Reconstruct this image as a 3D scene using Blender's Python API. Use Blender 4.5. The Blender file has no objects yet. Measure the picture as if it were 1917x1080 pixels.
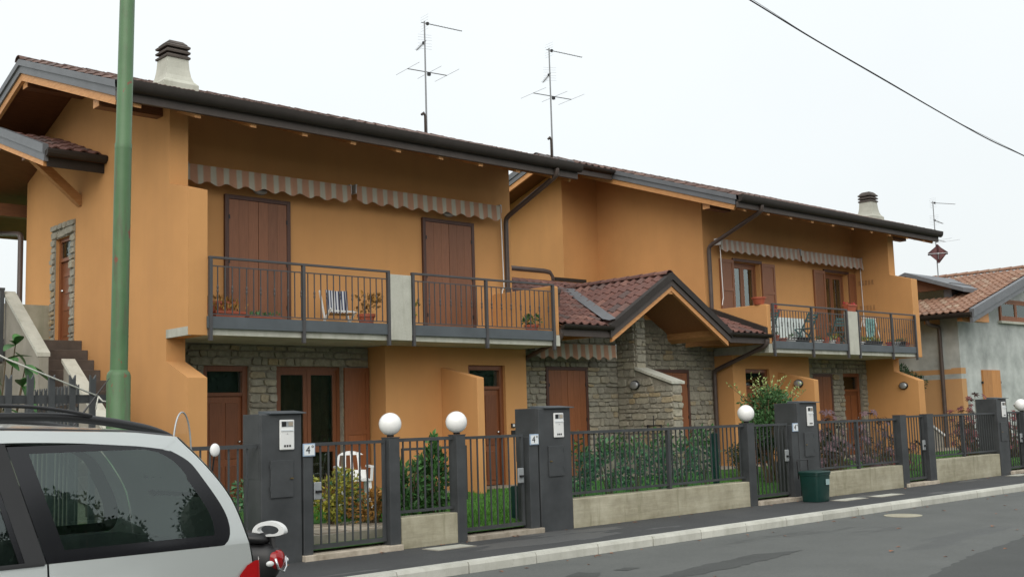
import bpy, bmesh, math, random
from mathutils import Vector, Matrix
R = math.radians
rnd = random.Random(11)
S = bpy.context.scene
COL = S.collection

# ------------------------------------------------------------------ camera, sky, sun, exposure
cam = bpy.data.objects.new('camera', bpy.data.cameras.new('camera'))
COL.objects.link(cam)
rt = Vector((0.737867, -0.674305, -0.029403)); up = Vector((-0.056225, -0.104821, 0.9929)); fw = Vector((0.6726, 0.730975, 0.115257))
cm = Matrix((rt, up, -fw)).transposed().to_4x4()
cm.translation = Vector((0, 0, 1.62))
cam.matrix_world = cm
cam.data.sensor_width = 36; cam.data.lens = 39.69
cam.data.clip_start = 0.1; cam.data.clip_end = 2000
S.camera = cam

SUN_EL, SUN_AZ = R(36), R(224)          # soft sun behind thick cloud, behind the camera and to its left
W = bpy.data.worlds.new('World'); S.world = W; W.use_nodes = True
wt = W.node_tree; wt.nodes.clear()
sky = wt.nodes.new('ShaderNodeTexSky'); sky.sky_type = 'NISHITA'; sky.sun_disc = False
sky.sun_elevation = SUN_EL; sky.sun_rotation = SUN_AZ; sky.dust_density = 4; sky.air_density = 1.2
mx = wt.nodes.new('ShaderNodeMix'); mx.data_type = 'RGBA'; mx.inputs[0].default_value = 0.86
tcw = wt.nodes.new('ShaderNodeTexCoord'); sxw = wt.nodes.new('ShaderNodeSeparateXYZ'); mw = wt.nodes.new('ShaderNodeMath'); mw.operation = 'MULTIPLY_ADD'; mw.use_clamp = False
mxx = wt.nodes.new('ShaderNodeMath'); mxx.operation = 'MAXIMUM'; mxx.inputs[1].default_value = 0
mw.inputs[1].default_value = .35; mw.inputs[2].default_value = .97      # an overcast sky brightens evenly from the horizon to overhead
vw = wt.nodes.new('ShaderNodeVectorMath'); vw.operation = 'SCALE'; vw.inputs[0].default_value = (8.5, 8.85, 8.88)
wt.links.new(tcw.outputs['Generated'], sxw.inputs[0]); wt.links.new(sxw.outputs[2], mxx.inputs[0]); wt.links.new(mxx.outputs[0], mw.inputs[0]); wt.links.new(mw.outputs[0], vw.inputs[3]); cn = wt.nodes.new('ShaderNodeTexNoise'); cn.inputs['Scale'].default_value = 1.6; cn.inputs['Detail'].default_value = 5; wt.links.new(tcw.outputs['Generated'], cn.inputs['Vector'])
cr_ = wt.nodes.new('ShaderNodeMapRange'); cr_.inputs[1].default_value = .3; cr_.inputs[2].default_value = .7; cr_.inputs[3].default_value = .955; cr_.inputs[4].default_value = 1.03; wt.links.new(cn.outputs['Fac'], cr_.inputs[0])
vw2 = wt.nodes.new('ShaderNodeVectorMath'); vw2.operation = 'SCALE'; wt.links.new(vw.outputs[0], vw2.inputs[0]); wt.links.new(cr_.outputs[0], vw2.inputs[3]); wt.links.new(vw2.outputs[0], mx.inputs[7])      # faint cloud structure
bg = wt.nodes.new('ShaderNodeBackground'); bg.inputs[1].default_value = 0.1
wo = wt.nodes.new('ShaderNodeOutputWorld')
wt.links.new(sky.outputs[0], mx.inputs[6]); wt.links.new(mx.outputs[2], bg.inputs[0]); wt.links.new(bg.outputs[0], wo.inputs[0])
sl = bpy.data.lights.new('sun', 'SUN'); sl.energy = 1.5; sl.angle = R(60); sl.color = (1, .95, .88)
so = bpy.data.objects.new('sun', sl); COL.objects.link(so)
sd = Vector((math.sin(SUN_AZ) * math.cos(SUN_EL), math.cos(SUN_AZ) * math.cos(SUN_EL), math.sin(SUN_EL)))
so.rotation_euler = (-sd).to_track_quat('-Z', 'Y').to_euler(); so.location = (0, -5, 30)
S.view_settings.view_transform = 'Standard'; S.view_settings.look = 'None'
S.view_settings.exposure = 0.22; S.view_settings.gamma = 1.0; S.view_settings.use_curve_mapping = False
S.render.engine = 'CYCLES'
S.cycles.max_bounces = 8; S.cycles.transparent_max_bounces = 16

# ------------------------------------------------------------------ materials
def _mat(name):
    m = bpy.data.materials.new(name); m.use_nodes = True
    nt = m.node_tree; b = nt.nodes['Principled BSDF']
    return m, nt, b
def c4(c): return (c[0], c[1], c[2], 1)
def coords(nt, scale=(1, 1, 1), out='Object'):
    tc = nt.nodes.new('ShaderNodeTexCoord'); mp = nt.nodes.new('ShaderNodeMapping')
    mp.inputs['Scale'].default_value = scale
    nt.links.new(tc.outputs[out], mp.inputs[0]); return mp.outputs[0]
def noise(nt, vec, scale, detail=5, rough=.6):
    n = nt.nodes.new('ShaderNodeTexNoise'); n.inputs['Scale'].default_value = scale
    n.inputs['Detail'].default_value = detail; n.inputs['Roughness'].default_value = rough
    nt.links.new(vec, n.inputs['Vector']); return n.outputs['Fac']
def ramp(nt, fac, stops, interp='LINEAR'):
    r = nt.nodes.new('ShaderNodeValToRGB'); r.color_ramp.interpolation = interp
    e = r.color_ramp.elements
    while len(e) < len(stops): e.new(.5)
    for i, (p, c) in enumerate(stops):
        e[i].position = p; e[i].color = c4(c) if not isinstance(c, (int, float)) else (c, c, c, 1)
    nt.links.new(fac, r.inputs[0]); return r.outputs[0]
def mixc(nt, fac, a, b, mode='MIX'):
    m = nt.nodes.new('ShaderNodeMix'); m.data_type = 'RGBA'; m.blend_type = mode
    for v, i in ((fac, 0), (a, 6), (b, 7)):
        if hasattr(v, 'links'): nt.links.new(v, m.inputs[i])
        elif isinstance(v, (int, float)): m.inputs[i].default_value = v
        else: m.inputs[i].default_value = c4(v)
    return m.outputs[2]
def bump(nt, b, h, strength, dist=.02):
    n = nt.nodes.new('ShaderNodeBump'); n.inputs['Strength'].default_value = strength; n.inputs['Distance'].default_value = dist
    nt.links.new(h, n.inputs['Height']); nt.links.new(n.outputs[0], b.inputs['Normal'])
def M(name, col, rough=.7, var=.12, vs=3., bmp=0, bs=60, metal=0, rand=0, col2=None, stretch=(1, 1, 1), spec=.5, coat=0):
    m, nt, b = _mat(name)
    v = coords(nt, stretch)
    n = noise(nt, v, vs)
    lo = [x * (1 - var) for x in col]; hi = [min(1, x * (1 + var)) for x in (col2 or col)]
    c = ramp(nt, n, [(.3, lo), (.7, hi)])
    if rand:
        oi = nt.nodes.new('ShaderNodeObjectInfo')
        g = nt.nodes.new('ShaderNodeNewGeometry')
        ad = nt.nodes.new('ShaderNodeMath'); ad.operation = 'ADD'
        nt.links.new(oi.outputs['Random'], ad.inputs[0]); nt.links.new(g.outputs['Random Per Island'], ad.inputs[1])
        fr = nt.nodes.new('ShaderNodeMath'); fr.operation = 'FRACT'; nt.links.new(ad.outputs[0], fr.inputs[0])
        c = mixc(nt, 1.0, c, ramp(nt, fr.outputs[0], [(0, 1 - rand), (1, 1 + rand)]), 'MULTIPLY')
    nt.links.new(c, b.inputs['Base Color'])
    b.inputs['Roughness'].default_value = rough; b.inputs['Metallic'].default_value = metal
    b.inputs['Specular IOR Level'].default_value = spec
    if coat: b.inputs['Coat Weight'].default_value = coat; b.inputs['Coat Roughness'].default_value = .05
    if bmp: bump(nt, b, noise(nt, v, bs, 3), bmp)
    return m

MT = {}
def stucco(name, base, dirt=.13):
    m, nt, b = _mat(name); v = coords(nt)
    big = noise(nt, v, .55, 4); sv = coords(nt, (3.0, 3.0, .35)); st = noise(nt, sv, 1.0, 6)
    c = ramp(nt, big, [(.25, [x * (1 - dirt) for x in base]), (.75, [x * (1 + dirt * .6) for x in base])])
    c = mixc(nt, ramp(nt, st, [(.48, 0.0), (.8, .24)]), c, [base[0] * .72, base[1] * .74, base[2] * .85])
    nt.links.new(c, b.inputs['Base Color']); b.inputs['Roughness'].default_value = .92
    b.inputs['Specular IOR Level'].default_value = .2
    bump(nt, b, noise(nt, v, 190, 3), .35, .006)
    return m
MT['stucco'] = stucco('ochre_stucco', (.57, .297, .118))
MT['stucco_n'] = stucco('neighbour_ochre_stucco', (.52, .30, .14))
MT['render'] = M('grey_cement_render', (.33, .355, .345), .95, .25, 1.1, .3, 90, col2=(.44, .465, .45))
def concrete(name, a, b2, moss=.35):
    m, nt, b = _mat(name); v = coords(nt); n = noise(nt, v, 2.3, 7, .65); f = noise(nt, v, 40, 3)
    sv = coords(nt, (5, 5, .6)); st = noise(nt, sv, 1.3, 5)
    c = ramp(nt, n, [(.3, a), (.7, b2)])
    c = mixc(nt, ramp(nt, st, [(.5, 0.0), (.72, moss)]), c, (.17, .17, .095))
    c = mixc(nt, ramp(nt, f, [(.25, .25), (.4, 0.0)]), c, (.14, .13, .1))
    oi = nt.nodes.new('ShaderNodeObjectInfo'); c = mixc(nt, 1.0, c, ramp(nt, oi.outputs['Random'], [(0, .86), (1, 1.06)]), 'MULTIPLY')
    nt.links.new(c, b.inputs['Base Color']); b.inputs['Roughness'].default_value = .93
    bump(nt, b, f, .3, .01); return m
def boarded():
    m, nt, b = _mat('board_marked_concrete'); v = coords(nt); n = noise(nt, v, 1.7, 8, .7); f = noise(nt, v, 30, 4)
    hv = coords(nt, (.6, 1, 7)); hn = noise(nt, hv, 2.0, 4)
    c = ramp(nt, n, [(.28, (.235, .215, .145)), (.5, (.36, .335, .245)), (.72, (.47, .445, .34))])
    c = mixc(nt, .55, c, ramp(nt, hn, [(.3, .72), (.7, 1.15)]), 'MULTIPLY')
    sp = nt.nodes.new('ShaderNodeSeparateXYZ'); nt.links.new(v, sp.inputs[0])
    mr = nt.nodes.new('ShaderNodeMapRange'); mr.inputs[1].default_value = .0; mr.inputs[2].default_value = .16; mr.inputs[3].default_value = .55; mr.inputs[4].default_value = 0; nt.links.new(sp.outputs[2], mr.inputs[0])
    k = nt.nodes.new('ShaderNodeMath'); k.operation = 'MULTIPLY'; nt.links.new(mr.outputs[0], k.inputs[0]); nt.links.new(ramp(nt, noise(nt, v, 5, 5), [(.35, .1), (.65, 1.0)]), k.inputs[1])
    c = mixc(nt, k.outputs[0], c, (.16, .145, .07))                    # splash-back algae along the foot
    sv = coords(nt, (4, 4, .5)); c = mixc(nt, ramp(nt, noise(nt, sv, 1.6, 6), [(.58, 0.0), (.7, .5)]), c, (.17, .16, .09))
    nt.links.new(c, b.inputs['Base Color']); b.inputs['Roughness'].default_value = .94; bump(nt, b, hn, .35, .02); return m
MT['boarded'] = boarded()
MT['concrete'] = concrete('weathered_concrete', (.30, .28, .205), (.44, .415, .32))
MT['concrete_l'] = concrete('pale_concrete', (.40, .40, .345), (.54, .54, .47), .3)
MT['kerb'] = concrete('kerb_stone_grey', (.44, .44, .39), (.60, .60, .54), .22)
MT['concrete_d'] = concrete('stair_concrete', (.24, .225, .19), (.33, .31, .26), .3)
MT['step'] = M('dark_stair_stone', (.085, .07, .06), .75, .25, 4, .2, 60)
def stone_mat():
    m, nt, b = _mat('rubble_stone'); v = coords(nt)
    oi = nt.nodes.new('ShaderNodeObjectInfo'); g = nt.nodes.new('ShaderNodeNewGeometry')
    ad = nt.nodes.new('ShaderNodeMath'); ad.operation = 'ADD'
    nt.links.new(oi.outputs['Random'], ad.inputs[0]); nt.links.new(g.outputs['Random Per Island'], ad.inputs[1])
    fr = nt.nodes.new('ShaderNodeMath'); fr.operation = 'FRACT'; nt.links.new(ad.outputs[0], fr.inputs[0])
    c = ramp(nt, fr.outputs[0], [(0, (.235, .218, .175)), (.2, (.33, .306, .245)), (.38, (.275, .262, .215)), (.55, (.365, .337, .258)), (.7, (.30, .285, .235)), (.84, (.36, .285, .17)), (.9, (.345, .32, .255)), (1, (.22, .205, .168))])
    n = noise(nt, v, 14, 6)
    c = mixc(nt, .75, c, ramp(nt, n, [(.25, .55), (.75, 1.25)]), 'MULTIPLY')
    nt.links.new(c, b.inputs['Base Color']); b.inputs['Roughness'].default_value = .9
    bump(nt, b, n, .6, .02); return m
MT['stone'] = stone_mat()
MT['mortar'] = M('lime_mortar', (.27, .25, .205), .95, .2, 9, .4, 80)
def tile_mat(name, stops, weather):
    m, nt, b = _mat(name); v = coords(nt)
    oi = nt.nodes.new('ShaderNodeObjectInfo'); g = nt.nodes.new('ShaderNodeNewGeometry')
    ad = nt.nodes.new('ShaderNodeMath'); ad.operation = 'ADD'
    nt.links.new(oi.outputs['Random'], ad.inputs[0]); nt.links.new(g.outputs['Random Per Island'], ad.inputs[1])
    fr = nt.nodes.new('ShaderNodeMath'); fr.operation = 'FRACT'; nt.links.new(ad.outputs[0], fr.inputs[0])
    c = ramp(nt, fr.outputs[0], stops)
    c = mixc(nt, .8, c, ramp(nt, noise(nt, v, 9, 6), [(.3, 1 - weather), (.7, 1.12)]), 'MULTIPLY')
    nt.links.new(c, b.inputs['Base Color']); b.inputs['Roughness'].default_value = .78
    bump(nt, b, noise(nt, v, 90, 3), .25, .005); return m
MT['tile'] = tile_mat('clay_roof_tile', [(0, (.12, .056, .046)), (.3, (.175, .078, .06)), (.5, (.145, .07, .058)), (.68, (.215, .105, .08)), (.8, (.09, .064, .06)), (.9, (.185, .085, .066)), (1, (.135, .06, .048))], .45)
MT['tile_n'] = tile_mat('pale_clay_roof_tile', [(0, (.25, .135, .088)), (.4, (.315, .18, .12)), (.7, (.275, .15, .10)), (.9, (.37, .27, .195)), (1, (.215, .115, .08))], .35)
MT['gutter'] = M('dark_brown_gutter_metal', (.030, .0245, .021), .6, .15, 5, spec=.3)
MT['fascia'] = M('brown_grey_fascia_metal', (.072, .059, .053), .6, .12, 4, spec=.3)
MT['barge'] = M('grey_painted_flashing', (.13, .138, .15), .5, .12, 4)
MT['pipe'] = M('brown_downpipe_metal', (.075, .055, .048), .42, .15, 5)
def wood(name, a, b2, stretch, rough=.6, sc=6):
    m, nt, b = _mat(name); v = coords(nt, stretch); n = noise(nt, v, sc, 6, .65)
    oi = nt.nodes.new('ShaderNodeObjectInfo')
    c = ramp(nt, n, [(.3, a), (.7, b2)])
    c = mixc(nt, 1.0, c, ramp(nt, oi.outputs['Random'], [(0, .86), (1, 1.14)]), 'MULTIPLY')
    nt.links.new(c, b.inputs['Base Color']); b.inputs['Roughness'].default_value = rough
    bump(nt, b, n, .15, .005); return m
MT['larch'] = wood('honey_larch_beam', (.42, .185, .062), (.58, .29, .11), (1, 6, 6))
MT['larch_y'] = wood('honey_larch_board', (.42, .185, .062), (.60, .31, .12), (6, 1, 6))
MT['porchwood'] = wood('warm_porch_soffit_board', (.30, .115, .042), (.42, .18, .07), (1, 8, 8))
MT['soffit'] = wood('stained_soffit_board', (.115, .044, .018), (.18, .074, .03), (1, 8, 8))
MT['shutter'] = wood('brown_shutter_wood', (.185, .072, .032), (.245, .10, .047), (9, 9, .7), .5)
MT['shutter2'] = wood('red_brown_shutter_wood', (.20, .066, .022), (.265, .095, .035), (9, 9, .7), .5)
MT['door'] = wood('mahogany_door_wood', (.16, .052, .019), (.22, .078, .03), (9, 9, .7), .42)
MT['frame'] = wood('dark_brown_frame_wood', (.062, .026, .017), (.095, .04, .026), (9, 9, .7), .5)
MT['pine'] = wood('pale_pine_shutter', (.42, .18, .05), (.55, .26, .085), (9, 9, .7), .6)
MT['anth'] = M('anthracite_fence_paint', (.040, .044, .047), .52, .22, 2.2, .08, 220, col2=(.05, .054, .057))
MT['steel'] = M('blue_grey_balcony_paint', (.075, .088, .098), .5, .14, 3)
MT['rail'] = M('dark_railing_paint', (.06, .058, .06), .5, .12, 4)
MT['white'] = M('white_plastic', (.72, .73, .72), .4, .06, 3)
MT['globe'] = M('opal_white_globe', (.86, .86, .84), .25, .03, 3)
MT['black'] = M('black_plastic', (.012, .012, .013), .45, .1, 5)
MT['blackgl'] = M('black_gloss_trim', (.010, .010, .012), .12, .05, 5)
MT['chrome'] = M('bright_metal', (.62, .63, .64), .2, .05, 5, metal=1)
MT['galv'] = M('galvanised_metal', (.42, .44, .45), .45, .12, 8, metal=.6)
MT['ant'] = M('grey_antenna_metal', (.24, .25, .26), .5, .1, 8, metal=.4)
MT['brass'] = M('brass', (.40, .28, .12), .35, .1, 8, metal=1)
MT['terracotta'] = M('terracotta_pot_plastic', (.36, .085, .04), .6, .15, 6)
MT['red'] = M('red_pot', (.42, .02, .03), .5, .1, 6)
MT['bingreen'] = M('dark_green_bin_plastic', (.004, .034, .028), .42, .12, 6)
MT['binlabel'] = M('pale_label', (.3, .42, .42), .5, .1, 20)
MT['vent'] = M('painted_vent_slot', (.40, .205, .082), .9, .15, 10)
MT['soil'] = M('dark_soil', (.05, .038, .026), .95, .3, 12, .5, 40)
MT['stem'] = M('plant_stem', (.12, .085, .045), .8, .2, 12)
def leafm(name, a, b2, rand=.35, trans=.25):
    m = M(name, a, .5, .15, 8, rand=rand, col2=b2); b = m.node_tree.nodes['Principled BSDF']
    b.inputs['Specular IOR Level'].default_value = .35
    b.inputs['Transmission Weight'].default_value = 0
    return m
MT['laurel'] = leafm('laurel_leaf', (.035, .105, .028), (.06, .165, .04))
MT['hedge'] = leafm('hedge_leaf', (.045, .125, .055), (.085, .20, .085))
MT['olive'] = leafm('olive_bush_leaf', (.04, .10, .03), (.07, .155, .055))
MT['tip'] = leafm('young_shoot_leaf', (.22, .30, .09), (.32, .40, .15))
MT['yellow'] = leafm('yellow_green_leaf', (.16, .22, .03), (.34, .28, .04), .5)
MT['rust'] = leafm('orange_autumn_leaf', (.28, .13, .03), (.36, .2, .05), .5)
MT['purple'] = leafm('purple_palmate_leaf', (.065, .03, .035), (.125, .075, .085), .45)
MT['redleaf'] = leafm('dark_red_leaf', (.10, .022, .025), (.16, .04, .04), .45)
MT['conifer'] = leafm('dark_conifer_leaf', (.018, .045, .02), (.03, .07, .03))
MT['grass'] = leafm('lawn_grass_blade', (.045, .15, .014), (.085, .23, .025), .35)
MT['petal'] = M('red_petal', (.5, .02, .05), .6, .2, 8)
def glass(name, tint, refl=.08, rough=.0):
    m, nt, b = _mat(name); nt.nodes.remove(b); o = nt.nodes['Material Output']
    t = nt.nodes.new('ShaderNodeBsdfTransparent'); t.inputs[0].default_value = c4(tint)
    g = nt.nodes.new('ShaderNodeBsdfGlossy'); g.inputs['Roughness'].default_value = rough; g.inputs[0].default_value = (.9, 1, .97, 1)
    f = nt.nodes.new('ShaderNodeFresnel'); f.inputs[0].default_value = 1.5
    ad = nt.nodes.new('ShaderNodeMath'); ad.operation = 'ADD'; ad.inputs[1].default_value = refl; ad.use_clamp = True
    nt.links.new(f.outputs[0], ad.inputs[0])
    mxs = nt.nodes.new('ShaderNodeMixShader'); nt.links.new(ad.outputs[0], mxs.inputs[0])
    nt.links.new(t.outputs[0], mxs.inputs[1]); nt.links.new(g.outputs[0], mxs.inputs[2]); nt.links.new(mxs.outputs[0], o.inputs[0])
    return m
MT['carglass'] = glass('tinted_car_glass', (.50, .61, .57), .045)
MT['glass'] = glass('window_glass', (.75, .82, .8), .04)
MT['glass_r'] = glass('bright_window_glass', (.75, .82, .8), .16)
MT['clear'] = glass('clear_plastic', (.95, .96, .96), -.06)
def net():
    m, nt, b = _mat('green_shade_net'); o = nt.nodes['Material Output']
    b.inputs['Base Color'].default_value = (.02, .13, .085, 1); b.inputs['Roughness'].default_value = .8
    t = nt.nodes.new('ShaderNodeBsdfTransparent'); mxs = nt.nodes.new('ShaderNodeMixShader')
    n = noise(nt, coords(nt), 1.3, 3)
    mr = nt.nodes.new('ShaderNodeMapRange'); mr.inputs[3].default_value = .04; mr.inputs[4].default_value = .22; nt.links.new(n, mr.inputs[0])
    nt.links.new(mr.outputs[0], mxs.inputs[0]); nt.links.new(t.outputs[0], mxs.inputs[1]); nt.links.new(b.outputs[0], mxs.inputs[2])
    nt.links.new(mxs.outputs[0], o.inputs[0]); return m
MT['net'] = net()
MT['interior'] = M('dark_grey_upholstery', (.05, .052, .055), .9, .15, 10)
MT['reflection_b'] = M('brown_pane_reflection', (.085, .042, .018), .9, .3, 4)  # brown that stands in for a dim reflection in the glass
MT['curtain'] = M('pale_net_curtain', (.62, .68, .66), .9, .12, 5)
MT['carpaint'] = M('silver_car_paint', (.58, .61, .60), .30, .02, 2, metal=.6, coat=.6)
MT['taillight'] = M('red_tail_lens', (.30, .008, .010), .12, .06, 30)
MT['rope'] = M('pale_rope', (.62, .62, .56), .9, .1, 30)
MT['wire'] = M('black_cable', (.012, .012, .016), .6, .1, 5)
MT['blue'] = M('pale_blue_sign_border', (.32, .42, .55), .5, .05, 5)
MT['signwhite'] = M('white_enamel', (.7, .74, .76), .35, .04, 4)
MT['teal'] = M('teal_folding_chair', (.05, .13, .13), .55, .15, 8)
MT['slate'] = M('flagstone', (.33, .28, .21), .85, .2, 6, .3, 50, rand=.25, col2=(.42, .37, .30))
MT['plaster_leaf'] = M('fallen_leaf', (.28, .12, .06), .8, .2, 20)

MT['tile_main'] = tile_mat('weathered_main_roof_tile', [(0, (.105, .066, .055)), (.3, (.15, .085, .068)), (.55, (.12, .078, .066)), (.75, (.19, .115, .092)), (.9, (.08, .06, .055)), (1, (.14, .075, .06))], .4)
def stripes(name, a, b2, period, duty):
    m, nt, b = _mat(name); tc = nt.nodes.new('ShaderNodeTexCoord'); sp = nt.nodes.new('ShaderNodeSeparateXYZ')
    nt.links.new(tc.outputs['Object'], sp.inputs[0])
    d = nt.nodes.new('ShaderNodeMath'); d.operation = 'MULTIPLY'; d.inputs[1].default_value = 1 / period; nt.links.new(sp.outputs[0], d.inputs[0])
    f = nt.nodes.new('ShaderNodeMath'); f.operation = 'FRACT'; nt.links.new(d.outputs[0], f.inputs[0])
    c = ramp(nt, f.outputs[0], [(0, a), (duty - .12, a), (duty, b2), (.9, b2), (1, a)])
    c = mixc(nt, .5, c, ramp(nt, noise(nt, coords(nt, (1, 1, .4)), 5, 5), [(.3, .72), (.7, 1.1)]), 'MULTIPLY')
    nt.links.new(c, b.inputs['Base Color']); b.inputs['Roughness'].default_value = .9; return m
MT['awn'] = stripes('striped_awning_canvas', (.44, .415, .335), (.43, .235, .15), .23, .44)
MT['awn2'] = stripes('faded_striped_awning_canvas', (.44, .42, .37), (.42, .275, .215), .21, .45)
MT['deck'] = stripes('navy_striped_chair_fabric', (.62, .64, .66), (.02, .03, .09), .055, .55)
MT['towel'] = M('teal_patterned_towel', (.05, .22, .22), .95, .3, 18, col2=(.3, .5, .46))

def asphalt(name, a, b2, patch, pcol, tar):
    m, nt, b = _mat(name); v = coords(nt); n = noise(nt, v, 1.1, 6); f = noise(nt, v, 130, 2)
    c = ramp(nt, n, [(.3, a), (.7, b2)])
    pv = coords(nt, (.32, 1.3, 1)); pn = noise(nt, pv, .75, 5, .55)
    c = mixc(nt, ramp(nt, pn, [(patch, 0.0), (patch + .02, tar)]), c, pcol)
    c = mixc(nt, .7, c, ramp(nt, f, [(.3, .6), (.7, 1.4)]), 'MULTIPLY')
    c = mixc(nt, .6, c, ramp(nt, noise(nt, v, 22, 4), [(.3, .82), (.7, 1.18)]), 'MULTIPLY')
    nt.links.new(c, b.inputs['Base Color'])
    nt.links.new(ramp(nt, pn, [(patch, .82), (patch + .02, .62)]), b.inputs['Roughness'])
    bump(nt, b, f, .3, .008); return m
MT['road'] = asphalt('grey_road_asphalt', (.088, .094, .089), (.112, .118, .112), .645, (.06, .065, .062), .7)
MT['pave'] = asphalt('dark_pavement_asphalt', (.038, .040, .042), (.055, .057, .058), .60, (.10, .102, .10), .7)
MT['patch'] = asphalt('dark_road_repair', (.048, .052, .05), (.066, .07, .067), .9, (.05, .05, .05), .1)
MT['ground'] = M('far_ground_earth', (.07, .10, .035), .95, .3, .4, .3, 20)
MT['lawn'] = M('lawn_turf', (.028, .105, .014), .95, .3, 6, .6, 60, col2=(.05, .155, .022))
MT['paving'] = M('beige_terrace_paving', (.30, .26, .20), .9, .2, 5, .2, 60)
def polem():
    m, nt, b = _mat('green_pole_paint'); v = coords(nt); n = noise(nt, v, 2.5, 5)
    c = ramp(nt, n, [(.3, (.058, .128, .052)), (.7, (.082, .168, .072))])
    sv = coords(nt, (5, 5, .8)); s = noise(nt, sv, 2.2, 8, .7)
    c = mixc(nt, ramp(nt, s, [(.52, 0.0), (.62, .6)]), c, (.085, .085, .05))
    s2 = noise(nt, coords(nt, (1, 1, .55)), 4.2, 6, .65)
    c = mixc(nt, ramp(nt, s2, [(.62, 0.0), (.64, .95)]), c, (.20, .055, .03))
    nt.links.new(c, b.inputs['Base Color']); b.inputs['Roughness'].default_value = .48
    bump(nt, b, s, .15, .01); return m
MT['pole'] = polem()

# ------------------------------------------------------------------ mesh builder
WL = {}          # world origin of every object made here
class MB:
    def __init__(s): s.v = []; s.f = []
    def add(s, vs, fs):
        o = len(s.v); s.v += [tuple(p) for p in vs]; s.f += [tuple(i + o for i in q) for q in fs]; return s
    def box(s, x0, x1, y0, y1, z0, z1):
        return s.add([(x0, y0, z0), (x1, y0, z0), (x1, y1, z0), (x0, y1, z0), (x0, y0, z1), (x1, y0, z1), (x1, y1, z1), (x0, y1, z1)],
                     [(0, 3, 2, 1), (4, 5, 6, 7), (0, 1, 5, 4), (1, 2, 6, 5), (2, 3, 7, 6), (3, 0, 4, 7)])
    def prism(s, poly, ax, a, b):
        def P(q, t): return {'x': (t, q[0], q[1]), 'y': (q[0], t, q[1]), 'z': (q[0], q[1], t)}[ax]
        n = len(poly)
        return s.add([P(q, a) for q in poly] + [P(q, b) for q in poly],
                     [tuple(range(n)), tuple(range(2 * n - 1, n - 1, -1))] + [(i, (i + 1) % n, (i + 1) % n + n, i + n) for i in range(n)])
    def bar(s, p, q, w, h, upv=(0, 0, 1)):
        p, q = Vector(p), Vector(q); d = (q - p).normalized(); u = Vector(upv)
        if abs(d.dot(u)) > .99: u = Vector((0, 1, 0))
        sd = d.cross(u).normalized(); u = sd.cross(d).normalized()
        c = [sd * (w / 2) * a + u * (h / 2) * b for a, b in ((-1, -1), (1, -1), (1, 1), (-1, 1))]
        return s.add([p + k for k in c] + [q + k for k in c], [(0, 3, 2, 1), (4, 5, 6, 7), (0, 1, 5, 4), (1, 2, 6, 5), (2, 3, 7, 6), (3, 0, 4, 7)])
    def tube(s, pts, r, n=8, caps=True):
        pts = [Vector(p) for p in pts]; rs = r if isinstance(r, (list, tuple)) else [r] * len(pts)
        d0 = (pts[1] - pts[0]).normalized(); ref = Vector((0, 0, 1)) if abs(d0.z) < .9 else Vector((1, 0, 0))
        u = d0.cross(ref).normalized(); V = []; F = []
        for i, p in enumerate(pts):
            a = pts[max(i - 1, 0)]; b = pts[min(i + 1, len(pts) - 1)]; d = (b - a).normalized()
            u = (u - d * u.dot(d)).normalized(); w = d.cross(u)
            V += [p + (u * math.cos(t) + w * math.sin(t)) * rs[i] for t in (2 * math.pi * k / n for k in range(n))]
        for i in range(len(pts) - 1):
            for k in range(n): F.append((i * n + k, i * n + (k + 1) % n, (i + 1) * n + (k + 1) % n, (i + 1) * n + k))
        if caps: F += [tuple(range(n - 1, -1, -1)), tuple(range((len(pts) - 1) * n, len(pts) * n))]
        return s.add(V, F)
    def lathe(s, prof, c, n=16):
        V = []; F = []
        for r, z in prof: V += [(c[0] + r * math.cos(2 * math.pi * k / n), c[1] + r * math.sin(2 * math.pi * k / n), c[2] + z) for k in range(n)]
        for i in range(len(prof) - 1):
            for k in range(n): F.append((i * n + k, i * n + (k + 1) % n, (i + 1) * n + (k + 1) % n, (i + 1) * n + k))
        F += [tuple(range(n - 1, -1, -1)), tuple(range((len(prof) - 1) * n, len(prof) * n))]
        return s.add(V, F)
    def sphere(s, c, r, n=20, m=12, sx=1, sy=1, sz=1):
        V = [(c[0], c[1], c[2] - r * sz)]; F = []
        for j in range(1, m):
            t = math.pi * j / m
            V += [(c[0] + r * sx * math.sin(t) * math.cos(2 * math.pi * k / n), c[1] + r * sy * math.sin(t) * math.sin(2 * math.pi * k / n), c[2] - r * sz * math.cos(t)) for k in range(n)]
        V.append((c[0], c[1], c[2] + r * sz)); e = len(V) - 1
        for k in range(n):
            F.append((0, 1 + (k + 1) % n, 1 + k)); F.append((e, 1 + (m - 2) * n + k, 1 + (m - 2) * n + (k + 1) % n))
        for j in range(m - 2):
            for k in range(n): F.append((1 + j * n + k, 1 + j * n + (k + 1) % n, 1 + (j + 1) * n + (k + 1) % n, 1 + (j + 1) * n + k))
        return s.add(V, F)
    def grid(s, rows):
        n = len(rows[0]); V = [p for r in rows for p in r]; F = []
        for i in range(len(rows) - 1):
            for k in range(n - 1): F.append((i * n + k, i * n + k + 1, (i + 1) * n + k + 1, (i + 1) * n + k))
        return s.add(V, F)
    def mesh(s, name, org=(0, 0, 0), smooth=False, fix=True):
        me = bpy.data.meshes.new(name)
        me.from_pydata([(p[0] - org[0], p[1] - org[1], p[2] - org[2]) for p in s.v], [], s.f); 
        if fix:
            bm = bmesh.new(); bm.from_mesh(me); bmesh.ops.recalc_face_normals(bm, faces=bm.faces); bm.to_mesh(me); bm.free()
        if smooth: me.shade_smooth()
        return me
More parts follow.
